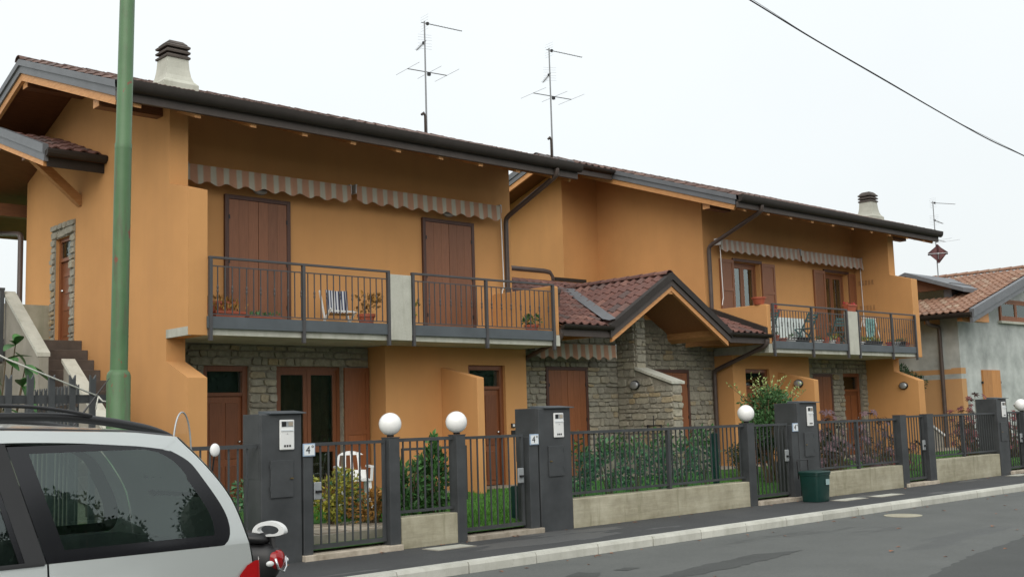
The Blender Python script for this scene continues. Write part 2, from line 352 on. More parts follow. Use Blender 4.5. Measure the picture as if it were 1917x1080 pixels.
    def build(s, name, mat, parent=None, smooth=False, bevel=0, fix=True, auto=0):
        if parent is not None: org = WL[parent]
        else:
            xs = [p[0] for p in s.v]; ys = [p[1] for p in s.v]
            org = Vector(((min(xs) + max(xs)) / 2, (min(ys) + max(ys)) / 2, min(p[2] for p in s.v)))
        me = s.mesh(name, org, smooth, fix); me.materials.append(MT[mat] if isinstance(mat, str) else mat)
        o = bpy.data.objects.new(name, me); COL.objects.link(o)
        if parent is not None: o.parent = parent
        else: o.location = org
        WL[o] = Vector(org)
        if auto: me.set_sharp_from_angle(angle=R(auto))
        if bevel:
            bv = o.modifiers.new('bevel', 'BEVEL'); bv.width = bevel; bv.segments = 2; bv.limit_method = 'ANGLE'
        return o
def inst(name, me, parent, loc, rot=None):
    o = bpy.data.objects.new(name, me); COL.objects.link(o); o.parent = parent
    o.location = Vector(loc) - WL[parent]
    if rot is not None: o.rotation_euler = rot.to_euler() if hasattr(rot, 'to_euler') else rot
    return o
def thing(name, loc, label, cat, group=None):
    o = bpy.data.objects.new(name, None); COL.objects.link(o); o.location = loc; o.empty_display_size = .2
    WL[o] = Vector(loc); tag(o, label, cat, group); return o
def tag(o, label, cat, group=None):
    o['label'] = label; o['category'] = cat
    if group: o['group'] = group
    return o
def struct(o, kind='structure', label=None):
    o['kind'] = kind
    if label: o['label'] = label
    return o
def walls(mb, x0, x1, z0, z1, y0, y1, holes):
    """slab between y0 and y1 with rectangular openings (x0,x1,z0,z1)"""
    xs = sorted({x0, x1, *[h[0] for h in holes], *[h[1] for h in holes]}); zs = sorted({z0, z1, *[h[2] for h in holes], *[h[3] for h in holes]})
    for i in range(len(zs) - 1):
        st = None
        for k in range(len(xs)):
            solid = k < len(xs) - 1 and not any(h[0] <= xs[k] + 1e-6 and h[1] >= xs[k + 1] - 1e-6 and h[2] <= zs[i] + 1e-6 and h[3] >= zs[i + 1] - 1e-6 for h in holes)
            if solid and st is None: st = xs[k]
            if not solid and st is not None: mb.box(st, xs[k], y0, y1, zs[i], zs[i + 1]); st = None
    return mb

# rubble stones on a plane: place(u, v, d) gives the point at depth d in front of the wall face
def stone_field(parent, place, u0, u1, v0, v1, holes=(), limit=300, smin=.06, smax=.19, seed=1, used=None):
    rg = random.Random(seed); cells = []
    vb = sorted({v0, v1, *[min(max(t, v0), v1) for h in holes for t in (h[2], h[3])]})
    for a, b in zip(vb, vb[1:]):
        if b - a < .03: continue
        blocked = sorted([(h[0], h[1]) for h in holes if h[2] < b - 1e-4 and h[3] > a + 1e-4])
        free = []; c = u0
        for p, q in blocked:
            if p - c > .03: free.append((c, p))
            c = max(c, q)
        if u1 - c > .03: free.append((c, u1))
        n = max(1, round((b - a) / rg.uniform(.118, .142))); hs = [rg.uniform(smin, smax) for _ in range(n)]; k = (b - a) / sum(hs); v = a
        for h in hs:
            h *= k
            for p, q in free:
                u = p
                while u < q - .02:
                    w = rg.choice((rg.uniform(.10, .2), rg.uniform(.16, .30), rg.uniform(.28, .42)))
                    if q - u - w < .12: w = q - u
                    if h > .14 and w < .26 and rg.random() < .3:
                        t = rg.uniform(.4, .6); cells += [(u, u + w, v, v + h * t), (u, u + w, v + h * t, v + h)]
                    else: cells.append((u, u + w, v, v + h))
                    u += w
            v += h
    rest = MB(); cells.sort(key=lambda c: -(c[1] - c[0]) * (c[3] - c[2]))
    for i, (a, b, c, d) in enumerate(cells):
        g = .007; j = lambda s: rg.uniform(-s, s)
        a += g; b -= g; c += g; d -= g; w, h = b - a, d - c; q = .16
        pts = [(a + w * q, c), (b - w * q, c), (b, c + h * q), (b, d - h * q), (b - w * q, d), (a + w * q, d), (a, d - h * q), (a, c + h * q)]
        pts = [(x + j(.012), y + j(.010)) for x, y in pts]; dep = rg.uniform(.018, .05); cu, cv = (a + b) / 2, (c + d) / 2; ins = .90
        V = [place(x, y, -.01) for x, y in pts] + [place(cu + (x - cu) * .97, cv + (y - cv) * .96, dep * .6) for x, y in pts] + [place(cu + (x - cu) * ins, cv + (y - cv) * ins, dep + j(.006)) for x, y in pts]
        F = [(k, (k + 1) % 8, (k + 1) % 8 + 8, k + 8) for k in range(8)] + [(k + 8, (k + 1) % 8 + 8, (k + 1) % 8 + 16, k + 16) for k in range(8)] + [tuple(range(16, 24))]
        if i < limit: MB().add(V, F).build('stone', 'stone', parent)
        else: rest.add(V, F)
    if rest.v: struct(rest.build('small_stones', 'stone', parent), 'stuff')

# roof tiles
def tile_prof(t):
    return .042 * math.sin(math.pi * t / .62) if t < .62 else -.004 * math.sin(math.pi * (t - .62) / .38)
TU, TV = .225, .33
def tile_mesh():
    mb = MB(); us = [0, .1, .22, .31, .4, .52, .62, .8, 1.0]
    rows = [[(u * TU, -.03, tile_prof(u) + .012) for u in us], [(u * TU, -.03, tile_prof(u) + .034) for u in us], [(u * TU, TV + .03, tile_prof(u) + .010) for u in us]]
    mb.grid(rows); return mb.mesh('roof_tile', fix=False)
TILE = None
def frame_of(U, V):
    N = U.cross(V).normalized(); return Matrix((U, V, N)).transposed()
def tiles_single(parent, O, U, V, nu, nv, keep, mat='tile'):
    global TILE
    if TILE is None: TILE = {}
    if mat not in TILE:
        TILE[mat] = tile_mesh(); TILE[mat].materials.append(MT[mat])
    O, U, V = Vector(O), Vector(U).normalized(), Vector(V).normalized(); q = frame_of(U, V)
    for r in range(nv):
        for c in range(nu):
            p = O + U * (c * TU) + V * (r * TV); m = p + U * TU * .5 + V * TV * .5
            if keep(m): inst('roof_tile', TILE[mat], parent, p + Vector((rnd.uniform(-.004, .004), rnd.uniform(-.004, .004), rnd.uniform(0, .006))), q)
def tiles_stuff(parent, O, U, V, nu, nv, mat='tile', keep=None, name='roof_tiles', tu=TU, tv=TV):
    O, U, V = Vector(O), Vector(U).normalized(), Vector(V).normalized(); N = U.cross(V).normalized(); mb = MB()
    us = [0, .16, .31, .46, .62, 1.0]
    for r in range(nv):
        for c in range(nu):
            p = O + U * (c * tu) + V * (r * tv)
            if keep and not keep(p + U * tu * .5 + V * tv * .5): continue
            j = rnd.uniform(0, .008)
            mb.grid([[p + U * u * tu + V * v + N * (tile_prof(u) + h + j) for u in us] for v, h in ((-.03, .006), (-.03, .034), (tv + .02, .008))])
    return struct(mb.build(name, mat, parent, fix=False), 'stuff')
def ridge_caps(parent, p, q, mat='tile', r=.10, L=.38):
    p, q = Vector(p), Vector(q); d = (q - p); n = int(d.length / L); d.normalize(); up_ = Vector((0, 0, 1)); s = d.cross(up_).normalized()
    for i in range(n):
        mb = MB(); a = p + d * (i * L); rows = []
        for t, rr in ((-.03, r * 1.0), (-.03, r * 1.15), (L, r * .95)):
            rows.append([a + d * t + s * rr * math.cos(k) * 1.1 + up_ * (rr * math.sin(k) * .8) for k in (math.pi * x / 8 for x in range(9))])
        mb.grid(rows).build('ridge_tile', mat, parent, fix=False)
# ------------------------------------------------------------------ ground, road, pavement, kerb
struct(MB().add([(-300, -300, -.26), (500, -300, -.26), (500, 500, -.26), (-300, 500, -.26)], [(0, 1, 2, 3)]).build('ground', 'ground', fix=False))
struct(MB().add([(-60, -4.5, -.12), (160, -4.5, -.12), (160, 10.3, -.12), (-60, 10.3, -.12)], [(0, 1, 2, 3)]).build('road', 'road', fix=False))
struct(MB().box(-60, 160, 10.36, 12.12, -.25, 0).build('pavement', 'pave'))
kerb = struct(MB().box(-60, 160, 10.22, 10.36, -.25, -.02).build('kerb', 'concrete_d'))
x = 1.2
while x < 60:
    L = 1.06 + rnd.uniform(-.04, .04); j = rnd.uniform(-.004, .004)
    MB().prism([(10.185 + j, -.14), (10.185 + j, -.03), (10.205 + j, .006), (10.365, .006), (10.365, -.14)], 'x', x + .008, x + L - .008).build('kerb_stone', 'kerb', kerb)
    x += L
for i, P in enumerate((((9.6, 8.2), (10.4, 8.40), (11.82, 8.52), (12.5, 8.27), (11.39, 8.09), (10.23, 7.97), (9.7, 8.02)), ((11.0, 5.9), (12.92, 6.36), (15.4, 6.72), (19, 7.0), (24, 6.9), (22, 5.6), (14, 4.6), (11.2, 4.9)), ((9.02, 9.06), (9.35, 9.18), (9.45, 8.96), (9.19, 8.78)), ((9.7, 8.98), (9.97, 9.02), (10.05, 8.85), (9.75, 8.82)))):
    rg = random.Random(i + 3); pts = []
    for k, (a, b) in enumerate(P):
        c, d = P[(k + 1) % len(P)]; L = math.hypot(c - a, d - b); m = max(2, int(L / .12))
        for t in range(m): pts.append((a + (c - a) * t / m + rg.uniform(-.03, .03), b + (d - b) * t / m + rg.uniform(-.03, .03)))
    struct(MB().add([(x, y, -.1165) for x, y in pts], [tuple(range(len(pts)))]).build('road_patch', 'patch', fix=False))
GZ = lambda y: .10 + .30 * min(1, max(0, (y - 12.15) / 3.2))      # the gardens rise gently to the house
mb = MB(); ys = [12.1, 12.6, 13.2, 14, 14.8, 15.35]
mb.grid([[(xx, yy, GZ(yy)) for xx in (5.3, 12, 20, 30, 45)] for yy in ys]); struct(mb.build('lawn', 'lawn', fix=False))
struct(MB().box(5.2, 40, 15.35, 17.2, .1, .405).build('terrace_paving', 'paving'))
struct(MB().box(-20, 5.3, 12.1, 30, -.2, .05).build('side_yard', 'paving'))
struct(MB().box(5.31, 60, 17.2, 40, -.2, .3).build('rear_garden', 'lawn'))
# grass blades on the strips of lawn that show between the fence bars
mb = MB()
for _ in range(26000):
    x = rnd.choice((rnd.uniform(9.0, 12.0), rnd.uniform(12, 18), rnd.uniform(18, 30))); y = 12.2 + 3.1 * rnd.random(); z = GZ(y) - .005
    if x < 9.9 and y < 12.9: continue
    h = rnd.uniform(.03, .075); a = rnd.uniform(0, 6.28); dx, dy = math.cos(a) * .008, math.sin(a) * .008; l = rnd.uniform(-.03, .03)
    mb.add([(x - dx, y - dy, z), (x + dx, y + dy, z), (x + l, y + rnd.uniform(-.02, .02), z + h)], [(0, 1, 2)])
tag(struct(mb.build('grass', 'grass', fix=False), 'stuff'), 'short bright green lawn grass behind the garden fence', 'grass')
# flagstone path behind the first gate
pth = struct(MB().box(7.5, 9.6, 12.45, 15.2, .02, .235).build('garden_path', 'mortar'))
for i in range(6):
    for k in range(4):
        a, b = 7.56 + k * .48, 12.5 + i * .43; g = lambda: rnd.uniform(-.05, .05)
        pts = [(a + .02 + g() * .4, b + .02), (a + .44 + g() * .3, b + .02 + abs(g()) * .6), (a + .44, b + .37 + g() * .5), (a + .2, b + .39), (a + .02, b + .34 + g())]
        MB().prism(pts, 'z', .23, .246 + rnd.uniform(0, .008)).build('flagstone', 'slate', pth)
# thresholds at the gates
for a, b, t in ((7.46, 8.93, 'beside the first metering pillar'), (10.06, 11.46, 'under the gate nearest the middle metering pillar'), (16.72, 18.1, 'under the gate left of the green bin'), (21.9, 23.2, 'under the narrow gate right of the green bin'), (26.8, 28.2, 'under the farthest gate')):
    tag(MB().box(a, b, 11.9, 12.35, -.05, .07).build('gate_threshold', 'slate', bevel=.008), 'pale stone gate threshold ' + t, 'threshold', 'gate thresholds')
# covers and small marks on the pavement and road
def cover(x0, x1, y0, y1, t, z=.006):
    o = thing('pavement_cover', ((x0 + x1) / 2, y0, 0), t, 'cover', 'pavement covers')
    MB().box(x0, x1, y0, y1, -.03, z).build('frame', 'concrete_d', o); MB().box(x0 + .03, x1 - .03, y0 + .03, y1 - .03, z, z + .006).build('lid', 'concrete_l', o, bevel=.003)
cover(9.1, 9.75, 11.42, 11.75, 'pale pavement cover in front of the short concrete wall')
cover(18.15, 18.95, 11.12, 11.42, 'pale pavement cover just right of the green bin')
cover(19.25, 20.1, 11.02, 11.32, 'pale pavement cover second to the right of the green bin')
cover(26.1, 26.9, 11.5, 11.8, 'pale pavement cover by the farthest metering pillar')
tag(MB().lathe([(.30, 0), (.30, .008), (.27, .010)], (17.3, 9.55, -.12), 24).build('manhole_cover', 'concrete'), 'round pale manhole cover in the road beside the kerb', 'manhole')
for px, py, t in ((12.9, 7.3, 'small fallen brown leaf lying nearer on the road'), (16.3, 7.6, 'small fallen brown leaf lying farther along the road')):
    tag(MB().add([(px - .05, py, -.112), (px, py - .03, -.10), (px + .06, py + .01, -.108), (px, py + .04, -.098)], [(0, 1, 2, 3)]).build('fallen_leaf', 'plaster_leaf', fix=False), t, 'leaf')

mb = MB()
for _ in range(170):
    px_ = rnd.uniform(6, 34); py_, pz_ = rnd.choice(((10.12 - abs(rnd.gauss(0, .12)), -.117), (11.93 - abs(rnd.gauss(0, .1)), .004), (rnd.uniform(6, 10), -.117))); a = rnd.uniform(0, 6.28); l = rnd.uniform(.02, .05)
    c_, s_ = math.cos(a) * l, math.sin(a) * l; mb.add([(px_ - c_, py_ - s_, pz_), (px_ + s_ * .5, py_ - c_ * .5, pz_ + .008), (px_ + c_, py_ + s_, pz_ + .004), (px_ - s_ * .5, py_ + c_ * .5, pz_ + .01)], [(0, 1, 2, 3)])
tag(struct(mb.build('leaf_litter', 'plaster_leaf', fix=False), 'stuff'), 'scattered leaf litter along the kerb and fence foot', 'litter')
# ------------------------------------------------------------------ street fence
YF = 12.0
BAR = {}
def bar_mesh(h, w=.018):
    k = (round(h, 3), w)
    if k not in BAR:
        BAR[k] = MB().box(-w / 2, w / 2, -w / 2, w / 2, 0, h).mesh('bar'); BAR[k].materials.append(MT['anth'])
    return BAR[k]
def bars(parent, x0, x1, y, z0, z1, step=.115):
    n = max(1, round((x1 - x0) / step)); me = bar_mesh(z1 - z0)
    for i in range(1, n): inst('bar', me, parent, (x0 + (x1 - x0) * i / n, y, z0))
def gate(x0, x1, label, h=1.41, lock=1):
    o = thing('garden_gate', ((x0 + x1) / 2, YF + .05, .08), label, 'gate', 'garden gates')
    y = YF + .05; z0 = .12
    f = MB().box(x0, x1, y - .02, y + .02, h - .04, h).box(x0, x1, y - .02, y + .02, z0, z0 + .05).box(x0, x0 + .04, y - .018, y + .018, z0 + .05, h - .04).box(x1 - .04, x1, y - .018, y + .018, z0 + .05, h - .04)
    f.build('frame', 'anth', o); bars(o, x0 + .04, x1 - .04, y, z0 + .05, h - .04)
    lx = x1 - .14 if lock > 0 else x0 + .03
    b = MB().box(lx, lx + .11, y - .05, y - .021, .72, .93).build('lock_box', 'galv', o, bevel=.008)
    MB().box(lx + .02, lx + .09, y - .09, y - .051, .80, .83).build('handle', 'black', b)
def panel(x0, x1, z0, label, mid=None, h=1.42):
    o = thing('street_fence', ((x0 + x1) / 2, YF + .05, z0), label, 'fence', 'fence panels'); y = YF + .05
    MB().box(x0, x1, y - .025, y + .025, h - .045, h).build('top_rail', 'anth', o)
    MB().box(x0, x1, y - .015, y + .015, z0 + .05, z0 + .085).build('bottom_rail', 'anth', o)
    for m in mid or (): MB().box(m - .03, m + .03, y - .03, y + .03, z0, h - .046).build('post', 'anth', o)
    bars(o, x0, x1, y, z0 + .085, h - .045)
def lowwall(x0, x1, z1, label, z0=-.06):
    mb = MB(); n = max(2, int((x1 - x0) / .8))
    tag(mb.box(x0, x1, YF - .03, YF + .22, z0, z1).build('low_wall', 'boarded', bevel=.012), label, 'wall', 'low concrete walls')
def post(x0, x1, label, z0=0, h=1.43):
    o = thing('fence_post', ((x0 + x1) / 2, YF + .05, z0), label, 'post', 'fence posts')
    MB().box(x0, x1, YF - .045, YF + .13, z0 - .05, h).build('shaft', 'anth', o, bevel=.006)
    MB().box(x0 - .004, x1 + .004, YF - .049, YF + .134, h, h + .012).build('cap', 'anth', o)
def globe(x, label, z=1.445):
    o = thing('globe_lamp', (x, YF + .045, z), label, 'lamp', 'globe lamps')
    MB().lathe([(.045, 0), (.05, .012), (.04, .025), (.075, .045), (.085, .06), (.06, .062)], (x, YF + .045, z), 20).build('holder', 'black', o, smooth=True, auto=40)
    MB().sphere((x, YF + .045, z + .165), .148, 32, 20).build('globe', 'globe', o, smooth=True)
def text(body, size, loc, rot, mat, parent, name='lettering', ext=.002):
    cu = bpy.data.curves.new(name, 'FONT'); cu.body = body; cu.size = size; cu.extrude = ext; cu.align_x = 'CENTER'; cu.align_y = 'CENTER'
    t = bpy.data.objects.new('tmp', cu); COL.objects.link(t); dg = bpy.context.evaluated_depsgraph_get()
    me = bpy.data.meshes.new_from_object(t.evaluated_get(dg)); bpy.data.objects.remove(t)
    me.materials.clear(); me.materials.append(MT[mat]); o = bpy.data.objects.new(name, me); COL.objects.link(o); o.parent = parent
    o.location = Vector(loc) - WL[parent]; o.rotation_euler = rot; WL[o] = WL[parent]; return o
def numpost(x0, x1, label):
    o = thing('gate_post', ((x0 + x1) / 2, YF + .05, 0), label, 'post', 'gate posts with number plates')
    MB().box(x0, x1, YF - .045, YF + .11, -.05, 1.37).build('shaft', 'anth', o, bevel=.006)
    cx = (x0 + x1) / 2 + .005
    p = MB().box(cx - .085, cx + .085, YF - .066, YF - .048, 1.25, 1.405).build('number_plate', 'blue', o, bevel=.004)
    MB().box(cx - .072, cx + .072, YF - .070, YF - .0665, 1.264, 1.391).build('plate_face', 'signwhite', p)
    text('4', .13, (cx - .02, YF - .0715, 1.325), (R(90), 0, 0), 'black', p); text('\u00b0', .11, (cx + .045, YF - .0715, 1.335), (R(90), 0, 0), 'black', p)
def pillar(x0, x1, label, side=.42, hinge=-1):
    o = thing('metering_pillar', ((x0 + x1) / 2, YF + .1, 0), label, 'pillar', 'metering pillars'); w = x1 - x0; cx = (x0 + x1) / 2; yf = YF - .03
    MB().box(x0, x1, yf, yf + side, -.05, 1.77).build('body', 'anth', o, bevel=.01)
    MB().prism([(yf - .05, 1.772), (yf - .05, 1.785), (yf + side * .55, 1.812), (yf + side * .55, 1.772)], 'x', x0 + .10, x1 + .04).build('cap', 'steel', o)
    MB().box(x0 - .002, x0 + .12, yf + .05, yf + side + .004, 1.0, 1.775).build('side_cover', 'anth', o, bevel=.006)
    a, b = cx - .035, cx + .165; z0, z1 = 1.34, 1.70; pn = MB().box(a, b, yf - .028, yf - .001, z0, z1).build('intercom_panel', 'white', o, bevel=.012)
    MB().box(a + .02, b - .02, yf - .031, yf - .0285, z1 - .085, z1 - .018).build('recess', 'galv', pn)
    MB().box(a + .024, a + .082, yf - .034, yf - .0315, z1 - .08, z1 - .024).build('speaker_grille', 'black', pn)
    MB().box(b - .085, b - .026, yf - .034, yf - .0315, z1 - .075, z1 - .028).build('name_window', 'slate', pn)
    MB().box(a + .012, b - .012, yf - .038, yf - .0285, z1 - .135, z1 - .118).build('flap', 'signwhite', pn)
    MB().lathe([(.008, 0), (.008, .004)], (cx + .065, yf - .03, z1 - .17), 10).build('keyhole', 'black', pn)
    for k in (-.035, 0, .035): MB().box(cx + .065 + k - .011, cx + .065 + k + .011, yf - .032, yf - .0285, z0 + .035, z0 + .06).build('slot', 'black', pn)
    a, b = cx - .17 + .01, cx + .15; d = MB().box(a, b, yf - .022, yf - .0012, .78, 1.22).build('meter_door', 'anth', o, bevel=.004)
    hx = b - .03 if hinge < 0 else a + .03
    MB().bar((hx - .02, yf - .035, 1.0), (hx + .02, yf - .035, 1.0), .014, .014).box(hx - .008, hx + .008, yf - .035, yf - .02, .992, 1.008).build('knob', 'brass', d)
    for k in (.86, 1.12): MB().box((a if hinge < 0 else b) - .012, (a if hinge < 0 else b) + .012, yf - .026, yf - .0225, k, k + .06).build('hinge', 'anth', d)

panel(5.45, 6.88, .1, 'dark fence panel between the car and the first metering pillar')
post(5.38, 5.46, 'slim fence post hidden behind the silver car', .0)
pillar(6.9, 7.46, 'tall anthracite metering pillar nearest the silver car')
numpost(7.475, 7.605, 'slim gate post with number plate beside the nearest metering pillar')
gate(7.62, 8.755, 'anthracite barred gate nearest the silver car', lock=-1)
post(8.765, 8.93, 'square post under the leftmost globe lamp'); globe(8.848, 'white globe lamp, leftmost of the row')
lowwall(8.95, 9.93, .40, 'shortest low concrete wall, under the two near globe lamps')
panel(8.935, 9.885, .40, 'short fence panel in front of the laurel shrub between two globe lamps')
post(9.89, 10.05, 'square post under the second globe lamp'); globe(9.97, 'white globe lamp, second from the left')
gate(10.065, 11.2, 'anthracite barred gate in front of the bright lawn and side door')
numpost(11.24, 11.42, 'gate post with number plate left of the middle metering pillar')
pillar(11.46, 12.12, 'tall anthracite metering pillar in front of the closed stone-wall shutters', .5, 1)
lowwall(12.125, 16.53, .425, 'longest low concrete wall below the netted hedge')
panel(12.13, 16.5, .43, 'longest fence panel in front of the netted hedge', (14.45,))
post(16.51, 16.72, 'square post under the third globe lamp'); globe(16.615, 'white globe lamp, third from the left, before the leafy bush')
gate(16.73, 17.84, 'anthracite barred gate left of the green bin')
numpost(17.86, 18.06, 'gate post with number plate left of the green bin')
pillar(18.1, 18.76, 'tall anthracite metering pillar directly behind the green bin', .5, 1)
lowwall(18.77, 21.84, .455, 'low concrete wall between the green bin and the narrow gate')
panel(18.78, 21.8, .46, 'fence panel in front of the purple-leaved shrubs', (20.25,))
post(21.81, 22.05, 'square post left of the narrow gate', 0, 1.47)
gate(22.06, 22.93, 'narrow barred gate between two plain posts', 1.46)
post(22.94, 23.22, 'square post right of the narrow gate', 0, 1.47)
lowwall(23.2, 26.3, .50, 'low concrete wall farthest along the pavement')
panel(23.23, 26.32, .505, 'fence panel farthest along, in front of the dark red shrubs', (24.7,), 1.46)
pillar(26.33, 26.85, 'tall anthracite metering pillar farthest along the pavement', .5, 1)
gate(26.88, 27.7, 'farthest barred gate beside the last globe lamp', 1.46)
post(27.71, 27.92, 'square post under the farthest globe lamp'); globe(27.82, 'white globe lamp at the right edge of the picture')
lowwall(27.93, 33, .50, 'low concrete wall running on past the farthest globe lamp'); panel(27.93, 33, .505, 'fence panel running on past the farthest globe lamp', (29.6, 31.3), 1.46)
# green wheelless bin on the pavement
o = thing('waste_bin', (18.05, 11.62, 0), 'dark green plastic bin standing in front of a metering pillar', 'bin')
def tub(mb, cx, cy, rings, n=24, p=4.0):
    rows = []
    for w, d, z in rings:
        row = []
        for k in range(n + 1):
            t = 2 * math.pi * k / n; c, s_ = math.cos(t), math.sin(t)
            row.append((cx + w / 2 * math.copysign(abs(c) ** (2 / p), c), cy + d / 2 * math.copysign(abs(s_) ** (2 / p), s_), z))
        rows.append(row)
    mb.grid(rows); return mb
BX, BY = 17.90, 11.55
b = tub(MB(), BX, BY, [(.05, .05, .012), (.39, .34, .006), (.40, .35, .03), (.45, .40, .47), (.47, .42, .475), (.47, .42, .505)], p=7.0).build('body', 'bingreen', o, smooth=True, auto=35)
tub(MB(), BX, BY, [(.485, .435, .507), (.485, .435, .53), (.46, .41, .545), (.30, .26, .552), (.02, .02, .555)], p=7.0).build('lid', 'bingreen', o, smooth=True, auto=35)
MB().box(BX + .03, BX + .14, BY - .211, BY - .204, .30, .40).build('label_sticker', 'binlabel', b)
MB().tube([(BX - .16, BY + .23, .4), (BX - .17, BY + .24, .72), (BX - .15, BY + .24, .74), (BX + .15, BY + .24, .74), (BX + .17, BY + .24, .72), (BX + .16, BY + .23, .4)], .011, 6).build('handle', 'black', o)
# ------------------------------------------------------------------ houses
YE, ZE = 15.0, 6.36                               # eave line and roof underside there
def set_roof(slope, ridge):
    global SL, YR
    SL, YR = slope, ridge
def ZU(y): return ZE + SL * (y - YE) if y <= YR else ZE + SL * (2 * YR - y - YE)
set_roof(.338, 18.9)
def house(label, loc): return thing('house', loc, label, 'house')
HL = house('left half of the ochre house with outside stair and two closed brown balcony shutters', (7.48, 15, .3))
HR = house('right half of the ochre house with open balcony shutters and potted plants', (21.65, 15, .3))
HM = thing('porch_wing', (15.03, 15, .3), 'low rubble stone wing with tiled gable porch between the two house halves', 'house wing')

def shutters(parent, x0, x1, z0, z1, y, mat='shutter'):
    w = MB().box(x0, x0 + .07, y - .05, y + .02, z0, z1).box(x1 - .07, x1, y - .05, y + .02, z0, z1).box(x0 + .07, x1 - .07, y - .05, y + .02, z1 - .07, z1).build('shutter_frame', 'frame', parent, bevel=.004)
    a, b, m = x0 + .075, x1 - .075, (x0 + x1) / 2
    for p, q in ((a, m - .004), (m + .004, b)):
        n = 3
        for i in range(n):
            u0 = p + (q - p) * i / n; u1 = p + (q - p) * (i + 1) / n
            MB().box(u0 + .0008, u1 - .0008, y - .042, y - .005, z0 + .02, z1 - .075).build('plank', mat, w, bevel=.003)
    for hx in (a, b):
        for hz in (.18, .5, .82): MB().box(hx - .012, hx + .012, y - .056, y - .043, z0 + (z1 - z0) * hz, z0 + (z1 - z0) * hz + .07).build('hinge', 'black', w)
    return w
def door(parent, x0, x1, z0, z1, y, transom=.32, swing=1, fw=.09):
    f = MB().box(x0, x0 + fw, y - .03, y + .1, z0, z1).box(x1 - fw, x1, y - .03, y + .1, z0, z1).box(x0 + fw, x1 - fw, y - .03, y + .1, z1 - fw, z1)
    zt = z1 - fw - transom
    f.box(x0 + fw, x1 - fw, y - .02, y + .1, zt - .06, zt); d = f.build('door', 'door', parent, bevel=.005)
    MB().box(x0 + fw, x1 - fw, y + .04, y + .05, zt, z1 - fw).build('transom_pane', 'glass', d); MB().box(x0 + fw, x1 - fw, y + .15, y + .16, zt - .05, z1).build('transom_backing', 'black', d)
    a, b, t = x0 + fw, x1 - fw, zt - .06; MB().box(a, b, y + .02, y + .07, z0 + .02, t).build('leaf', 'door', d)
    m = (a + b) / 2; hh = t - z0
    for p, q in ((a + .06, m - .03), (m + .03, b - .06)):
        for u, v in ((.42, .94), (.06, .36)): MB().prism([(p, z0 + hh * u), (q, z0 + hh * u), (q, z0 + hh * v), (p, z0 + hh * v)], 'y', y + .005, y + .021).build('panel', 'door', d, bevel=.012)
    hx = b - .05 if swing > 0 else a + .05
    MB().sphere((hx, y - .015, z0 + 1.0), .022, 10, 8).tube([(hx, y - .015, z0 + 1.0), (hx, y + .02, z0 + 1.0)], .008, 6).build('handle', 'chrome', d)
    return d
def french(parent, x0, x1, z0, z1, y, leaves=2, curtain=True, mat='shutter'):
    """glazed window or door in a reveal: frame, sashes, panes, net curtain"""
    w = MB().box(x0, x0 + .06, y, y + .08, z0, z1).box(x1 - .06, x1, y, y + .08, z0, z1).box(x0 + .06, x1 - .06, y, y + .08, z1 - .06, z1).box(x0 + .06, x1 - .06, y, y + .08, z0, z0 + .05).build('window', mat, parent)
    a, b = x0 + .06, x1 - .06; n = leaves
    for i in range(n):
        p, q = a + (b - a) * i / n + .004, a + (b - a) * (i + 1) / n - .004
        mb = MB().box(p, p + .07, y + .015, y + .065, z0 + .05, z1 - .06).box(q - .07, q, y + .015, y + .065, z0 + .05, z1 - .06).box(p + .07, q - .07, y + .015, y + .065, z1 - .14, z1 - .06).box(p + .07, q - .07, y + .015, y + .065, z0 + .05, z0 + .16)
        if z1 - z0 > 1.6: mb.box(p + .07, q - .07, y + .02, y + .06, z0 + .75, z0 + .85)
        mb.build('sash', mat, w); MB().box(p + .07, q - .07, y + .036, y + .042, z0 + .16, z1 - .14).build('pane', 'glass_r' if curtain else 'glass', w)
    if curtain:
        rows = []
        for zz in (z0 + .06, z1 - .08): rows.append([(a + (b - a) * k / 40, y + .16 + .02 * math.sin(k * 1.1), zz) for k in range(41)])
        MB().grid(rows).build('curtain', 'curtain', w, fix=False)
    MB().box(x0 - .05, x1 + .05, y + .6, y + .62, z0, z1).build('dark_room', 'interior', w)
    return w
def openleaf(parent, x0, x1, z0, z1, y, mat='shutter'):
    """an open panelled shutter leaf lying back against the wall"""
    s = MB().box(x0, x0 + .07, y - .045, y - .005, z0, z1).box(x1 - .07, x1, y - .045, y - .005, z0, z1)
    zs = [z0, z0 + (z1 - z0) * .48, z1]
    for k in (z0, z0 + (z1 - z0) * .48 - .04, z1 - .08): s.box(x0 + .07, x1 - .07, y - .045, y - .005, k, k + .08)
    o = s.build('open_shutter', mat, parent)
    MB().box(x0 + .07, x1 - .07, y - .03, y - .012, z0 + .08, zs[1] - .04).build('panel', mat, o); MB().box(x0 + .07, x1 - .07, y - .03, y - .012, zs[1] + .04, z1 - .08).build('panel', mat, o)
    return o
BAL = {}
def baluster(h, fancy):
    k = (round(h, 3), fancy)
    if k not in BAL:
        mb = MB().box(-.007, .007, -.007, .007, 0, h)
        if fancy: mb.lathe([(.006, 0), (.014, .02), (.017, .045), (.012, .07), (.017, .095), (.014, .12), (.006, .14)], (0, 0, h * .42), 8)
        BAL[k] = mb.mesh('baluster'); BAL[k].materials.append(MT['rail'])
    return BAL[k]
